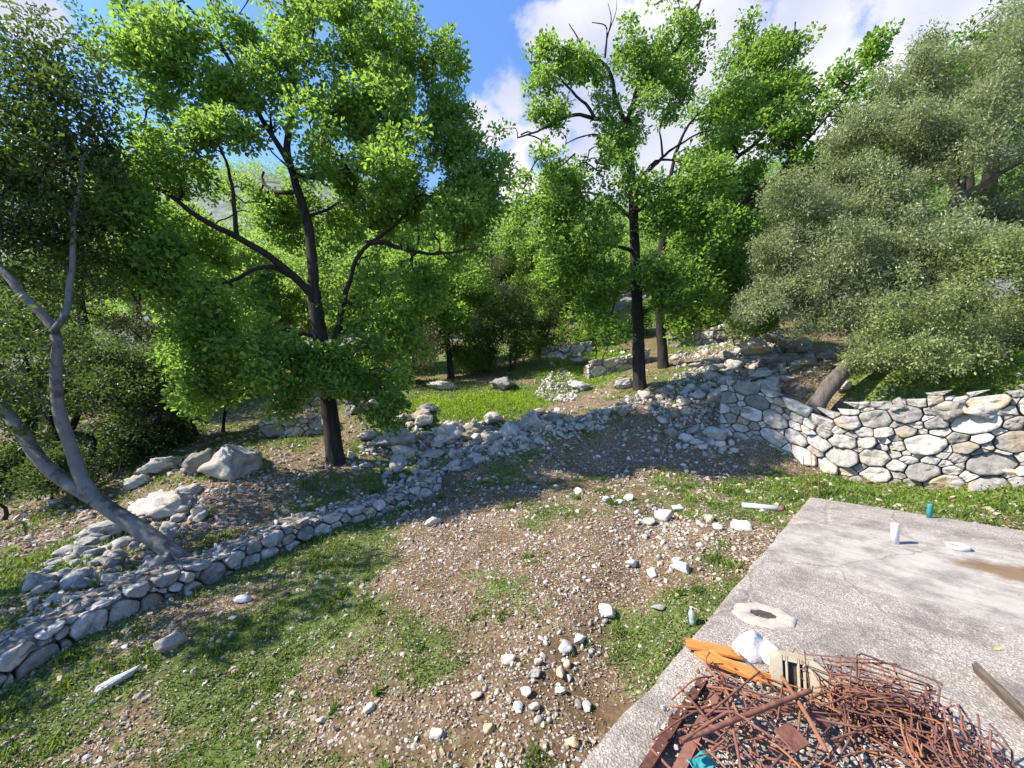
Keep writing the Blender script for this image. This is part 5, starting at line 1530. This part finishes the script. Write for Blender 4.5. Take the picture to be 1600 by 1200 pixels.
# a shallow crack across the corner
cd, _ = seg_dist(Ax, Bx, [(0.05, .27), (0.6, .26), (1.2, .34), (1.35, .36), (1.42, -0.1)])
Zs = Zs - 0.010 * np.exp(-(cd / 0.018) ** 2)
ii = np.arange(Ag.size).reshape(Ag.shape)
top_f = np.stack([ii[:-1, :-1], ii[:-1, 1:], ii[1:, 1:], ii[1:, :-1]], -1).reshape(-1, 4)
Vt = np.stack([Ax, Bx, Zs], -1).reshape(-1, 3)
rim = np.r_[ii[0, :], ii[1:, -1], ii[-1, -2::-1], ii[-2:0:-1, 0]]
lowr = Vt[rim].copy(); lowr[:, 2] = -0.24 + 0.01 * vnoise(lowr * 5)
nn = len(Vt); m_ = len(rim)
side = np.stack([rim, nn + np.arange(m_), nn + (np.arange(m_) + 1) % m_, np.roll(rim, -1)], -1)
me = mesh_arrays('slab_deck', np.vstack([Vt, lowr]), [top_f, side], False)
o = bpy.data.objects.new('slab_deck', me); me.materials.append(M['slab']); COL.objects.link(o); o.parent = slab
bm = bmesh.new()
bmesh.ops.create_cube(bm, size=1.0, matrix=Matrix.Translation((4.9, 2.9, -1.6)) @ Matrix.Diagonal((9.0, 5.0, 2.75, 1)))
o = bpy.data.objects.new('foundation', bm_mesh('foundation', bm)); o.data.materials.append(M['cap']); COL.objects.link(o); o.parent = slab

def lathe(profile, n=20):
    bm = bmesh.new()
    rings = []
    for r, z in profile:
        rings.append([bm.verts.new((r * math.cos(2 * math.pi * k / n), r * math.sin(2 * math.pi * k / n), z)) for k in range(n)])
    for a, b_ in zip(rings[:-1], rings[1:]):
        for k in range(n):
            bm.faces.new((a[k], a[(k + 1) % n], b_[(k + 1) % n], b_[k]))
    for ring in (rings[0], rings[-1]):
        if abs(ring[0].co.x) + abs(ring[0].co.y) > 1e-5: bm.faces.new(ring)
    bmesh.ops.remove_doubles(bm, verts=bm.verts[:], dist=1e-6)
    return bm

def single(name, me, mat, loc, label, cat, group=None, rot=(0, 0, 0)):
    o = bpy.data.objects.new(name, me)
    me.materials.append(mat)
    o.location = tuple(float(c) for c in loc); o.rotation_euler = rot
    COL.objects.link(o)
    return tag(o, label, cat, group)

def pipe_me(r, h, wall=0.004):
    return bm_mesh('pipe', lathe([(r, -0.02), (r, h - .003), (r - .001, h), (r - wall, h), (r - wall, h - 0.06), (0.0005, h - 0.06)], 24), True)
p = on_slab(1398.5, 849)
single('pipe_stub', pipe_me(0.033, 0.20), M['white_pvc'], p, 'short white plastic pipe standing up out of the slab', 'pipe')
p = on_slab(1452, 809)
single('pipe_stub', pipe_me(0.026, 0.165), M['teal_pvc'], p, 'short teal plastic pipe standing at the far edge of the slab', 'pipe', None, (0, 0.04, 0))
p = on_slab(1497, 857)
single('floor_drain', bm_mesh('floor_drain', lathe([(0.075, -0.01), (0.086, 0.0), (0.088, 0.026), (0.082, 0.032), (0.06, 0.034), (0.055, 0.028), (0.0005, 0.028)], 28), True), M['grey_cap'], p + np.array([0, 0, .004]), 'round grey drain cover lying flat on the slab', 'drain cover')
# mortar collar round an opening
p = on_slab(1193, 962)
bm = bmesh.new()
rg = np.random.default_rng(3)
n = 40
outer = []
for k in range(n):
    a = 2 * math.pi * k / n
    s8 = 1.0 / max(abs(math.cos(a * 4 / 4 % (math.pi / 4) - math.pi / 8)), .8)
    outer.append((0.185 * s8 * (1 + rg.normal() * .02) * math.cos(a), 0.150 * s8 * (1 + rg.normal() * .02) * math.sin(a)))
rings = []
for k_, z in ((1.02, -0.004), (0.98, 0.008), (0.90, 0.013), (0.46, 0.016), (0.43, 0.012), (0.41, 0.004)):
    rings.append([bm.verts.new((x * k_, y * k_ * (1 if k_ > .7 else 0.86), z + rg.normal() * .0025)) for x, y in outer])
for a, b_ in zip(rings[:-1], rings[1:]):
    for k in range(n): bm.faces.new((a[k], a[(k + 1) % n], b_[(k + 1) % n], b_[k]))
collar = empty('drain_collar', p, 'flat eight-sided collar of pale mortar round a dark drain hole in the slab', 'drain collar')
o = bpy.data.objects.new('collar', bm_mesh('collar', bm, True)); o.data.materials.append(M['mortar']); COL.objects.link(o); o.parent = collar
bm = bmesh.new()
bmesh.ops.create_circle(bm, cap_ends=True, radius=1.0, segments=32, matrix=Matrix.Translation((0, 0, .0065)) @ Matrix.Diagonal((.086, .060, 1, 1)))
o = bpy.data.objects.new('drain_hole', bm_mesh('drain_hole', bm)); o.data.materials.append(M['cavity_shade']); COL.objects.link(o); o.parent = collar  # flat dark disc, the shade of the hole painted as colour
collar.rotation_euler = (0, 0, -0.25)

# splintered orange planks
def plank(length, width, thick, seed, broken=(0, 1)):
    rg = np.random.default_rng(seed)
    n = 15
    bm = bmesh.new()
    ys = np.linspace(-width / 2, width / 2, n)
    e0 = -length / 2 + (rg.normal(size=n).cumsum() * .008 if broken[0] else rg.normal(size=n) * .002)
    e1 = length / 2 + (np.abs(rg.normal(size=n)) * .05 - .02 + np.where(np.arange(n) % 4 == 0, -.04, 0) if broken[1] else rg.normal(size=n) * .002)
    T = [[bm.verts.new((e0[k] + (e1[k] - e0[k]) * t, ys[k], thick + rg.normal() * .0008)) for t in np.linspace(0, 1, 9)] for k in range(n)]
    B = [[bm.verts.new((v.co.x, v.co.y, 0)) for v in r_] for r_ in T]
    for k in range(n - 1):
        for j in range(8):
            bm.faces.new((T[k][j], T[k + 1][j], T[k + 1][j + 1], T[k][j + 1]))
            bm.faces.new((B[k][j + 1], B[k + 1][j + 1], B[k + 1][j], B[k][j]))
    for j in range(8):
        bm.faces.new((T[0][j], T[0][j + 1], B[0][j + 1], B[0][j])); bm.faces.new((T[-1][j + 1], T[-1][j], B[-1][j], B[-1][j + 1]))
    for k in range(n - 1):
        bm.faces.new((T[k + 1][0], T[k][0], B[k][0], B[k + 1][0])); bm.faces.new((T[k][-1], T[k + 1][-1], B[k + 1][-1], B[k][-1]))
    return bm_mesh('plank', bm)
def between(a, b_): return (a + b_) / 2, math.atan2(b_[1] - a[1], b_[0] - a[0]), float(np.linalg.norm(b_ - a))
a_, c_ = on_slab(1072, 1008, .015), on_slab(1150, 1024, .015)
mid, ang, ln = between(a_, c_)
single('plank', plank(ln, 0.085, 0.014, 5, (0, 1)), M['orange_wood'], mid + np.array([0, 0, .006]), 'wider flat orange plank reaching the slab edge', 'plank', 'broken orange planks', (0.0, 0, ang))
a_, c_ = on_slab(1105, 1026, .06), on_slab(1192, 1058, .05)
mid, ang, ln = between(a_, c_)
single('plank', plank(ln, 0.075, 0.016, 8, (1, 1)), M['orange_wood'], mid + np.array([0, 0, -.01]), 'splintered orange plank lying over the wider one, its end torn', 'plank', 'broken orange planks', (0.12, 0.05, ang))
a_, c_ = on_slab(1110, 1020, .06), on_slab(1135, 1040, .05)
mid, ang, ln = between(a_, c_)
single('wood_splinter', plank(ln, 0.014, 0.01, 9, (1, 1)), M['orange_wood'], mid + np.array([0, 0, .012]), 'thin orange splinter lying on the torn plank', 'splinter', None, (0.3, 0, ang))

# two white plaster lumps
for (u, v, w, k, rot, lab, asp) in [(1180, 1030, 62, 5, 0.5, 'smooth white lump of plaster beside the orange planks', .85), (1212, 1044, 64, 11, 1.1, 'white lump of plaster leaning on the cream block', .75)]:
    pp = on_slab(u, v)
    s = .5 * w / F * pp[1]
    put_rock('plaster_lump', pp[0], pp[1] + s * .3, s, lab, 'plaster lump', None, k, 0.95, rot, 0.05, 0.15, 0.0, asp, False, 'white_stone')

# cream hollow block standing on edge: six-sided plate with slots
blk = empty('hollow_block', on_slab(1257, 1094), 'cream six-sided hollow block with dark slots standing behind the scrap heap', 'concrete block')
Wb, Hb, Tb = 0.275, 0.185, 0.08
outl = [(-Wb / 2, 0), (Wb / 2, 0), (Wb / 2, Hb * .68), (Wb * .22, Hb), (-Wb * .36, Hb), (-Wb / 2, Hb * .86)]
slots = [(-.085, -.074), (-.062, -.022), (-.010, 0.002), (0.016, .024)]
bm = bmesh.new()
# front slab of the block as vertical strips between the slots
def prism(bm, poly, y0, y1):
    f = [bm.verts.new((x, y0, z)) for x, z in poly]; b_ = [bm.verts.new((x, y1, z)) for x, z in poly]
    bm.faces.new(f); bm.faces.new(b_[::-1])
    for k in range(len(poly)): bm.faces.new((f[k], b_[k], b_[(k + 1) % len(poly)], f[(k + 1) % len(poly)]))
def clip_x(poly, x0, x1): return clip_poly(clip_poly(poly, 1, 0, x1), -1, 0, -x0)
prism(bm, outl, 0.03, Tb)
cuts = [-Wb / 2] + [c for s_ in slots for c in s_] + [Wb / 2]
for k in range(0, len(cuts), 2):
    pl = clip_x(outl, cuts[k], cuts[k + 1])
    if len(pl) > 2: prism(bm, pl, 0.0, 0.0295)
zt = Hb * .86
for s_ in slots:
    pl = clip_poly(clip_x(outl, s_[0], s_[1]), 0, -1, -(Hb * .86))
    if len(pl) > 2: prism(bm, pl, 0.0015, 0.029)
bmesh.ops.bevel(bm, geom=[e for e in bm.edges if e.calc_length() > .05], offset=.004, segments=2, affect='EDGES')
o = bpy.data.objects.new('block_body', bm_mesh('block_body', bm)); o.data.materials.append(M['cream']); COL.objects.link(o); o.parent = blk
bm = bmesh.new()
for s_ in slots:
    prism(bm, [(s_[0] + .001, .004), (s_[1] - .001, .004), (s_[1] - .001, Hb * .85), (s_[0] + .001, Hb * .85)], 0.024, 0.0292)
o = bpy.data.objects.new('slot_lining', bm_mesh('slot_lining', bm)); o.data.materials.append(M['cavity_shade']); COL.objects.link(o); o.parent = blk  # dark strips at the slot backs paint the shade inside them
blk.rotation_euler = (R(-14), 0, R(-24))

# rusty scrap ------------------------------------------------------------
def rod(pts, r, label, group, mat='rust', sides=8, name='reinforcing_bar', cat='steel bar', step=.04):
    C = catmull(pts, step)
    o_ = C.mean(0)
    t = Tubes(); t.add(C - o_, np.full(len(C), r), sides)
    ring = C[0] - o_
    me = t.mesh(name)
    o = single(name, me, M[mat], o_, label, cat, group)
    return o
rg = np.random.default_rng(12)
HX, HY = 1.05, 1.80
def heap_z(x, y): return 0.015 + 0.12 * math.exp(-(((x - HX) / .42) ** 2 + ((y - HY) / .40) ** 2))
G1 = 'rusty bars of the scrap heap'
# named bars, from the photograph
rod([on_slab(1062, 1158, .16), on_slab(1110, 1140, .18), on_slab(1180, 1112, .19), on_slab(1266, 1079, .18)], .0105, 'thick orange-brown bar lying across the whole scrap heap', None)
rod([on_slab(1222, 1058, .14), on_slab(1238, 1082, .16), on_slab(1262, 1120, .17), on_slab(1290, 1172, .15)], .0095, 'thick bar slanting down the right side of the scrap heap in front of the block', None)
rod([on_slab(1066, 1158, .17), on_slab(1120, 1122, .2), on_slab(1146, 1112, .21), on_slab(1180, 1135, .2), on_slab(1220, 1160, .18)], .0055, 'thin bar arched over the left of the scrap heap', None)
rod([on_slab(1127, 1055, .06), on_slab(1136, 1095, .14), on_slab(1150, 1160, .17), on_slab(1160, 1215, .15)], .006, 'thin bar running from the orange plank down through the heap', None)
for k in range(95):
    x = HX + rg.normal() * .25; y = HY + rg.normal() * .24
    if x < .55 or x > 1.62: x = rg.uniform(.75, 1.45)
    if y > 2.25: y = rg.uniform(1.5, 2.1)
    L = rg.uniform(.22, .75)
    th = rg.choice([rg.normal(-.9, .35), rg.normal(.35, .3), rg.normal(1.9, .35), rg.uniform(0, 3.14)])
    d = np.array([math.cos(th), math.sin(th)]) * L / 2
    zz = heap_z(x, y) * rg.uniform(.25, 1.25) + .012
    bend = rg.normal(size=2) * .03 * L
    e = rg.normal(size=2) * .03
    pts = [np.array([x - d[0], y - d[1], max(.012, zz * .7 + e[0])]), np.array([x + bend[0], y + bend[1], zz + .012]), np.array([x + d[0], y + d[1], max(.012, zz * .7 + e[1])])]
    if k % 6 == 0: pts.append(pts[-1] + np.array([bend[0] * 2 + .02, bend[1] * 2, .05]))
    # keep clear of the planks, block and slab edge
    if any(((p[:2] - SLAB_C) @ SLAB_B) < 0.16 or p[1] > 2.32 for p in pts): continue
    rod(pts, rg.choice([.003, .004, .004, .005, .006]), 'rusty reinforcing bar tangled in the scrap heap at the bottom edge', G1, 'rust' if k % 3 else 'rust_dark', 6)

# bent stirrups in a bundle, right of the heap
G2 = 'bent rusty stirrups in the bundle'
def loop_rod(c, d, n, L, W, r, corner=.03):
    d = d / np.linalg.norm(d)
    n = n - d * (n @ d); n = n / np.linalg.norm(n)
    pts = []
    for sx, sy in ((1, 1), (-1, 1), (-1, -1), (1, -1)):
        cx, cy = sx * (L / 2 - corner), sy * (W / 2 - corner)
        a0 = {(1, 1): 0, (-1, 1): 90, (-1, -1): 180, (1, -1): 270}[(sx, sy)]
        for q in range(4):
            a = R(a0 + q * 30)
            pts.append(c + d * (cx + corner * math.cos(a)) + n * (cy + corner * math.sin(a)))
    pts = np.array(pts)
    pts += rg.normal(size=pts.shape) * .009
    pts += np.outer(((pts - c) @ d) ** 2, rg.normal(size=3)) * 1.6
    return np.vstack([pts, pts[:1] + rg.normal(size=3) * .01, pts[1:2] + rg.normal(size=3) * .012])
dB = np.array([.80, -.42, 0.0]); dB /= np.linalg.norm(dB)
for k in range(64):
    th = rg.uniform(-.2, 1.7) if k % 3 else rg.normal(1.1, .3)
    nrm = np.array([.46 * math.cos(th), .88 * math.cos(th), math.sin(th)])
    L = rg.uniform(.20, .38); Wd_ = rg.uniform(.09, .19)
    dd = dB + rg.normal(size=3) * np.array([.30, .30, .10])
    c = np.array([1.72, 1.85, 0]) + dB * rg.normal() * .09 + np.array([rg.normal() * .04, rg.normal() * .09, 0])
    c[2] = max(.5 * Wd_ * abs(math.sin(th)) + .01, .06 + .035 * rg.normal())
    P_ = loop_rod(c, dd, nrm, L, Wd_, .004)
    P_[:, 2] = np.maximum(P_[:, 2], .008)
    o_ = P_.mean(0)
    t = Tubes(); t.add(P_ - o_, np.full(len(P_), rg.choice([.0028, .0034, .004])), 6)
    single('stirrup', t.mesh('stirrup'), M['rust'] if k % 4 else M['rust_dark'], o_, 'bent rusty stirrup loop in the bundle right of the scrap heap', 'steel loop', G2)
for k in range(16):
    x0 = rg.uniform(1.6, 2.05); y0 = rg.uniform(1.6, 1.85)
    pts = [np.array([x0, y0, .20 + rg.normal() * .02]), np.array([x0 + rg.normal() * .03, y0 - .05, .10]), np.array([x0 + rg.normal() * .06, y0 - rg.uniform(.1, .25), .012])]
    rod(pts, .0042, 'thin rusty rod hanging down the front of the stirrup bundle', 'thin rods of the stirrup bundle', 'rust', 6)

# angle irons along the slab edge
def angle_iron(a_, c_, w, label, roll, mat='rust'):
    ln = float(np.linalg.norm(c_ - a_))
    t = .006
    bm = bmesh.new()
    poly = [(0, 0), (w, 0), (w, t), (t, t), (t, w), (0, w)]
    f = [bm.verts.new((-ln / 2, y, z)) for y, z in poly]; g_ = [bm.verts.new((ln / 2, y, z)) for y, z in poly]
    for k in range(6): bm.faces.new((f[k], f[(k + 1) % 6], g_[(k + 1) % 6], g_[k]))
    bm.faces.new(f[::-1]); bm.faces.new(g_)
    bmesh.ops.subdivide_edges(bm, edges=[e for e in bm.edges if e.calc_length() > .3], cuts=8)
    me = bm_mesh('angle_iron', bm)
    d = Vector([float(q) for q in (c_ - a_)])
    q = d.to_track_quat('X', 'Z') @ Matrix.Rotation(roll, 4, 'X').to_quaternion()
    return single('angle_iron', me, M[mat], (a_ + c_) / 2, label, 'angle iron', None, q.to_euler())
angle_iron(on_slab(1030, 1240, .05), on_slab(1124, 1052, .05), .055, 'upper rusty angle iron along the left side of the scrap heap', R(160))
angle_iron(on_slab(1006, 1232, .015), on_slab(1106, 1070, .015), .05, 'dark rusty angle iron lying under the upper one, nearest the slab edge', R(10), 'rust_dark')
def plate(loc, w, l, label, rot):
    bm = bmesh.new()
    bmesh.ops.create_cube(bm, size=1.0, matrix=Matrix.Diagonal((w, l, .007, 1)))
    bmesh.ops.bevel(bm, geom=bm.edges[:], offset=.0015, segments=1, affect='EDGES')
    single('steel_plate', bm_mesh('steel_plate', bm), M['rust'], loc, label, 'steel plate', None, rot)
plate(on_slab(1237, 1152, .17), .115, .085, 'square rusty plate lying on the heap, nearer the bottom edge', (.35, .1, .5))
plate(on_slab(1281, 1123, .09), .10, .075, 'square rusty plate between the heap and the stirrup bundle', (.5, .2, .7))
bm = bmesh.new()
bmesh.ops.create_grid(bm, x_segments=6, y_segments=4, size=.5, matrix=Matrix.Diagonal((.13, .06, 1, 1)))
for v in bm.verts: v.co.z += .010 * math.sin(v.co.x * 60) + rg.normal() * .002
me = bm_mesh('plastic_scrap', bm)
o = single('plastic_scrap', me, M['teal_pvc'], on_slab(1098, 1192, .06), 'teal scrap of plastic at the bottom of the scrap heap', 'plastic scrap', None, (.3, .1, .5))
md = o.modifiers.new('thickness', 'SOLIDIFY'); md.thickness = .003
# broken bits under the scrap
n = 1500
x = rg.uniform(.62, 1.75, n); y = rg.uniform(1.35, 2.2, n)
k_ = ((np.c_[x, y] - SLAB_C) @ SLAB_B > .14) & (((x - 1.15) / .62) ** 2 + ((y - 1.72) / .5) ** 2 < 1)
x, y = x[k_], y[k_]
S = .004 * (4.5 ** (rg.uniform(0, 1, len(x)) ** 1.5))
P = np.c_[x, y, S * .5 + np.array([heap_z(a, b_) for a, b_ in zip(x, y)]) * rg.uniform(0, .55, len(x))]
V, Fc, tn = merge_rocks(ROCKS_LO, P, S, np.clip(rg.normal(.6, .25, len(x)), 0, 1), rg)
tag(link('rubble', mesh_arrays('rubble', V, Fc, False, {'tint': ('FACE', tn)}), M['gravel']), 'broken bits of stone and mortar under the rusty scrap', 'rubble', kind='stuff')
# loose grit on the slab
n = 900
q = np.c_[rg.uniform(.05, 7.5, n), rg.uniform(.02, 1, n) ** 1.6 * 3.0]
XY = SLAB_C + q[:, :1] * SLAB_A + q[:, 1:] * SLAB_B
S = .002 * (4 ** (rg.uniform(0, 1, n) ** 2))
V, Fc, tn = merge_rocks(ROCKS_LO, np.c_[XY, S * .4], S, rg.uniform(0, 1, n), rg)
tag(link('grit', mesh_arrays('grit', V, Fc, False, {'tint': ('FACE', tn)}), M['gravel']), 'loose grit on the concrete slab', 'grit', kind='stuff')

# old timber at the right edge
a_, c_ = on_slab(1527, 1046, .02), on_slab(1650, 1165, .02)
mid, ang, ln = between(a_, c_)
single('timber', plank(ln, 0.03, 0.05, 21, (1, 1)), M['old_timber'], mid + np.array([0, 0, -.015]), 'dark weathered length of timber lying on the slab at the right edge', 'timber', None, (0.25, 0, ang))
V, Fc, tn = leaves(np.array([on_slab(1552, 1014, .006)]), np.array([[1.0, .1, .05]]), np.array([.045]), np.array([.022]), np.array([.5]), rg)
link('fallen_leaf', mesh_arrays('fallen_leaf', V, Fc, False), M['yellow_leaf'], None, on_slab(1552, 1014, .006))
tag(bpy.data.objects['fallen_leaf'], 'yellow fallen leaf lying alone on the slab', 'leaf')

# things on the ground beside the slab
def lie_pipe(a_, c_, r, label):
    d = Vector([float(q) for q in (c_ - a_)])
    ln = d.length
    root = empty('fallen_pipe', (a_ + c_) / 2, label, 'pipe')
    qe = d.to_track_quat('Z', 'Y').to_euler()
    root.rotation_euler = qe
    o = bpy.data.objects.new('pipe_body', bm_mesh('pipe_body', lathe([(r * .9, -ln / 2), (r, -ln / 2), (r, ln / 2 - .08), (r * .9, ln / 2 - .08)], 20), True)); o.data.materials.append(M['grey_cap']); COL.objects.link(o); o.parent = root
    o = bpy.data.objects.new('pipe_collar', bm_mesh('pipe_collar', lathe([(r * .9, ln / 2 - .079), (r * 1.12, ln / 2 - .079), (r * 1.12, ln / 2), (r * .85, ln / 2), (r * .8, ln / 2 - .05), (.0005, ln / 2 - .05)], 20), True)); o.data.materials.append(M['rust']); COL.objects.link(o); o.parent = root
g0, g1 = ground_at(1160, 794), ground_at(1226, 801)
lie_pipe(g0 + np.array([0, 0, .04]), g1 + np.array([0, 0, .045]), .042, 'pale pipe with a rusty end lying on the ground by the far slab corner')
g0 = ground_at(1083, 978)
bt = empty('plastic_bottle', g0, 'clear plastic bottle standing in the grass against the slab edge', 'bottle')
o = bpy.data.objects.new('bottle_body', bm_mesh('bottle_body', lathe([(.024, 0), (.030, .004), (.031, .05), (.029, .06), (.031, .07), (.031, .115), (.014, .150), (.0125, .152)], 20), True)); o.data.materials.append(M['clear']); COL.objects.link(o); o.parent = bt
o = bpy.data.objects.new('bottle_cap', bm_mesh('bottle_cap', lathe([(.0005, .170), (.0135, .170), (.0145, .168), (.0145, .1525), (.0005, .1525)], 18), True)); o.data.materials.append(M['white_pvc']); COL.objects.link(o); o.parent = bt
bt.rotation_euler = (.05, -.12, 0)
for k, (u, v, h) in enumerate([(1266, 772, .55), (1277, 772, .60), (1288, 774, .48)]):
    g = on_slab(u, v, -.05)
    g = np.array([g[0] + .0, g[1] + .12, -0.3])
    rod([g, g + np.array([.005, 0, h * .6]), g + np.array([.012 * (k - 1), .01, h + .25])], .006, ['leftmost thin rusty starter bar standing at the far slab corner', 'middle thin rusty starter bar standing at the far slab corner', 'rightmost thin rusty starter bar standing at the far slab corner'][k], 'starter bars at the slab corner', 'rust', 6)
print('TREES', STATS)
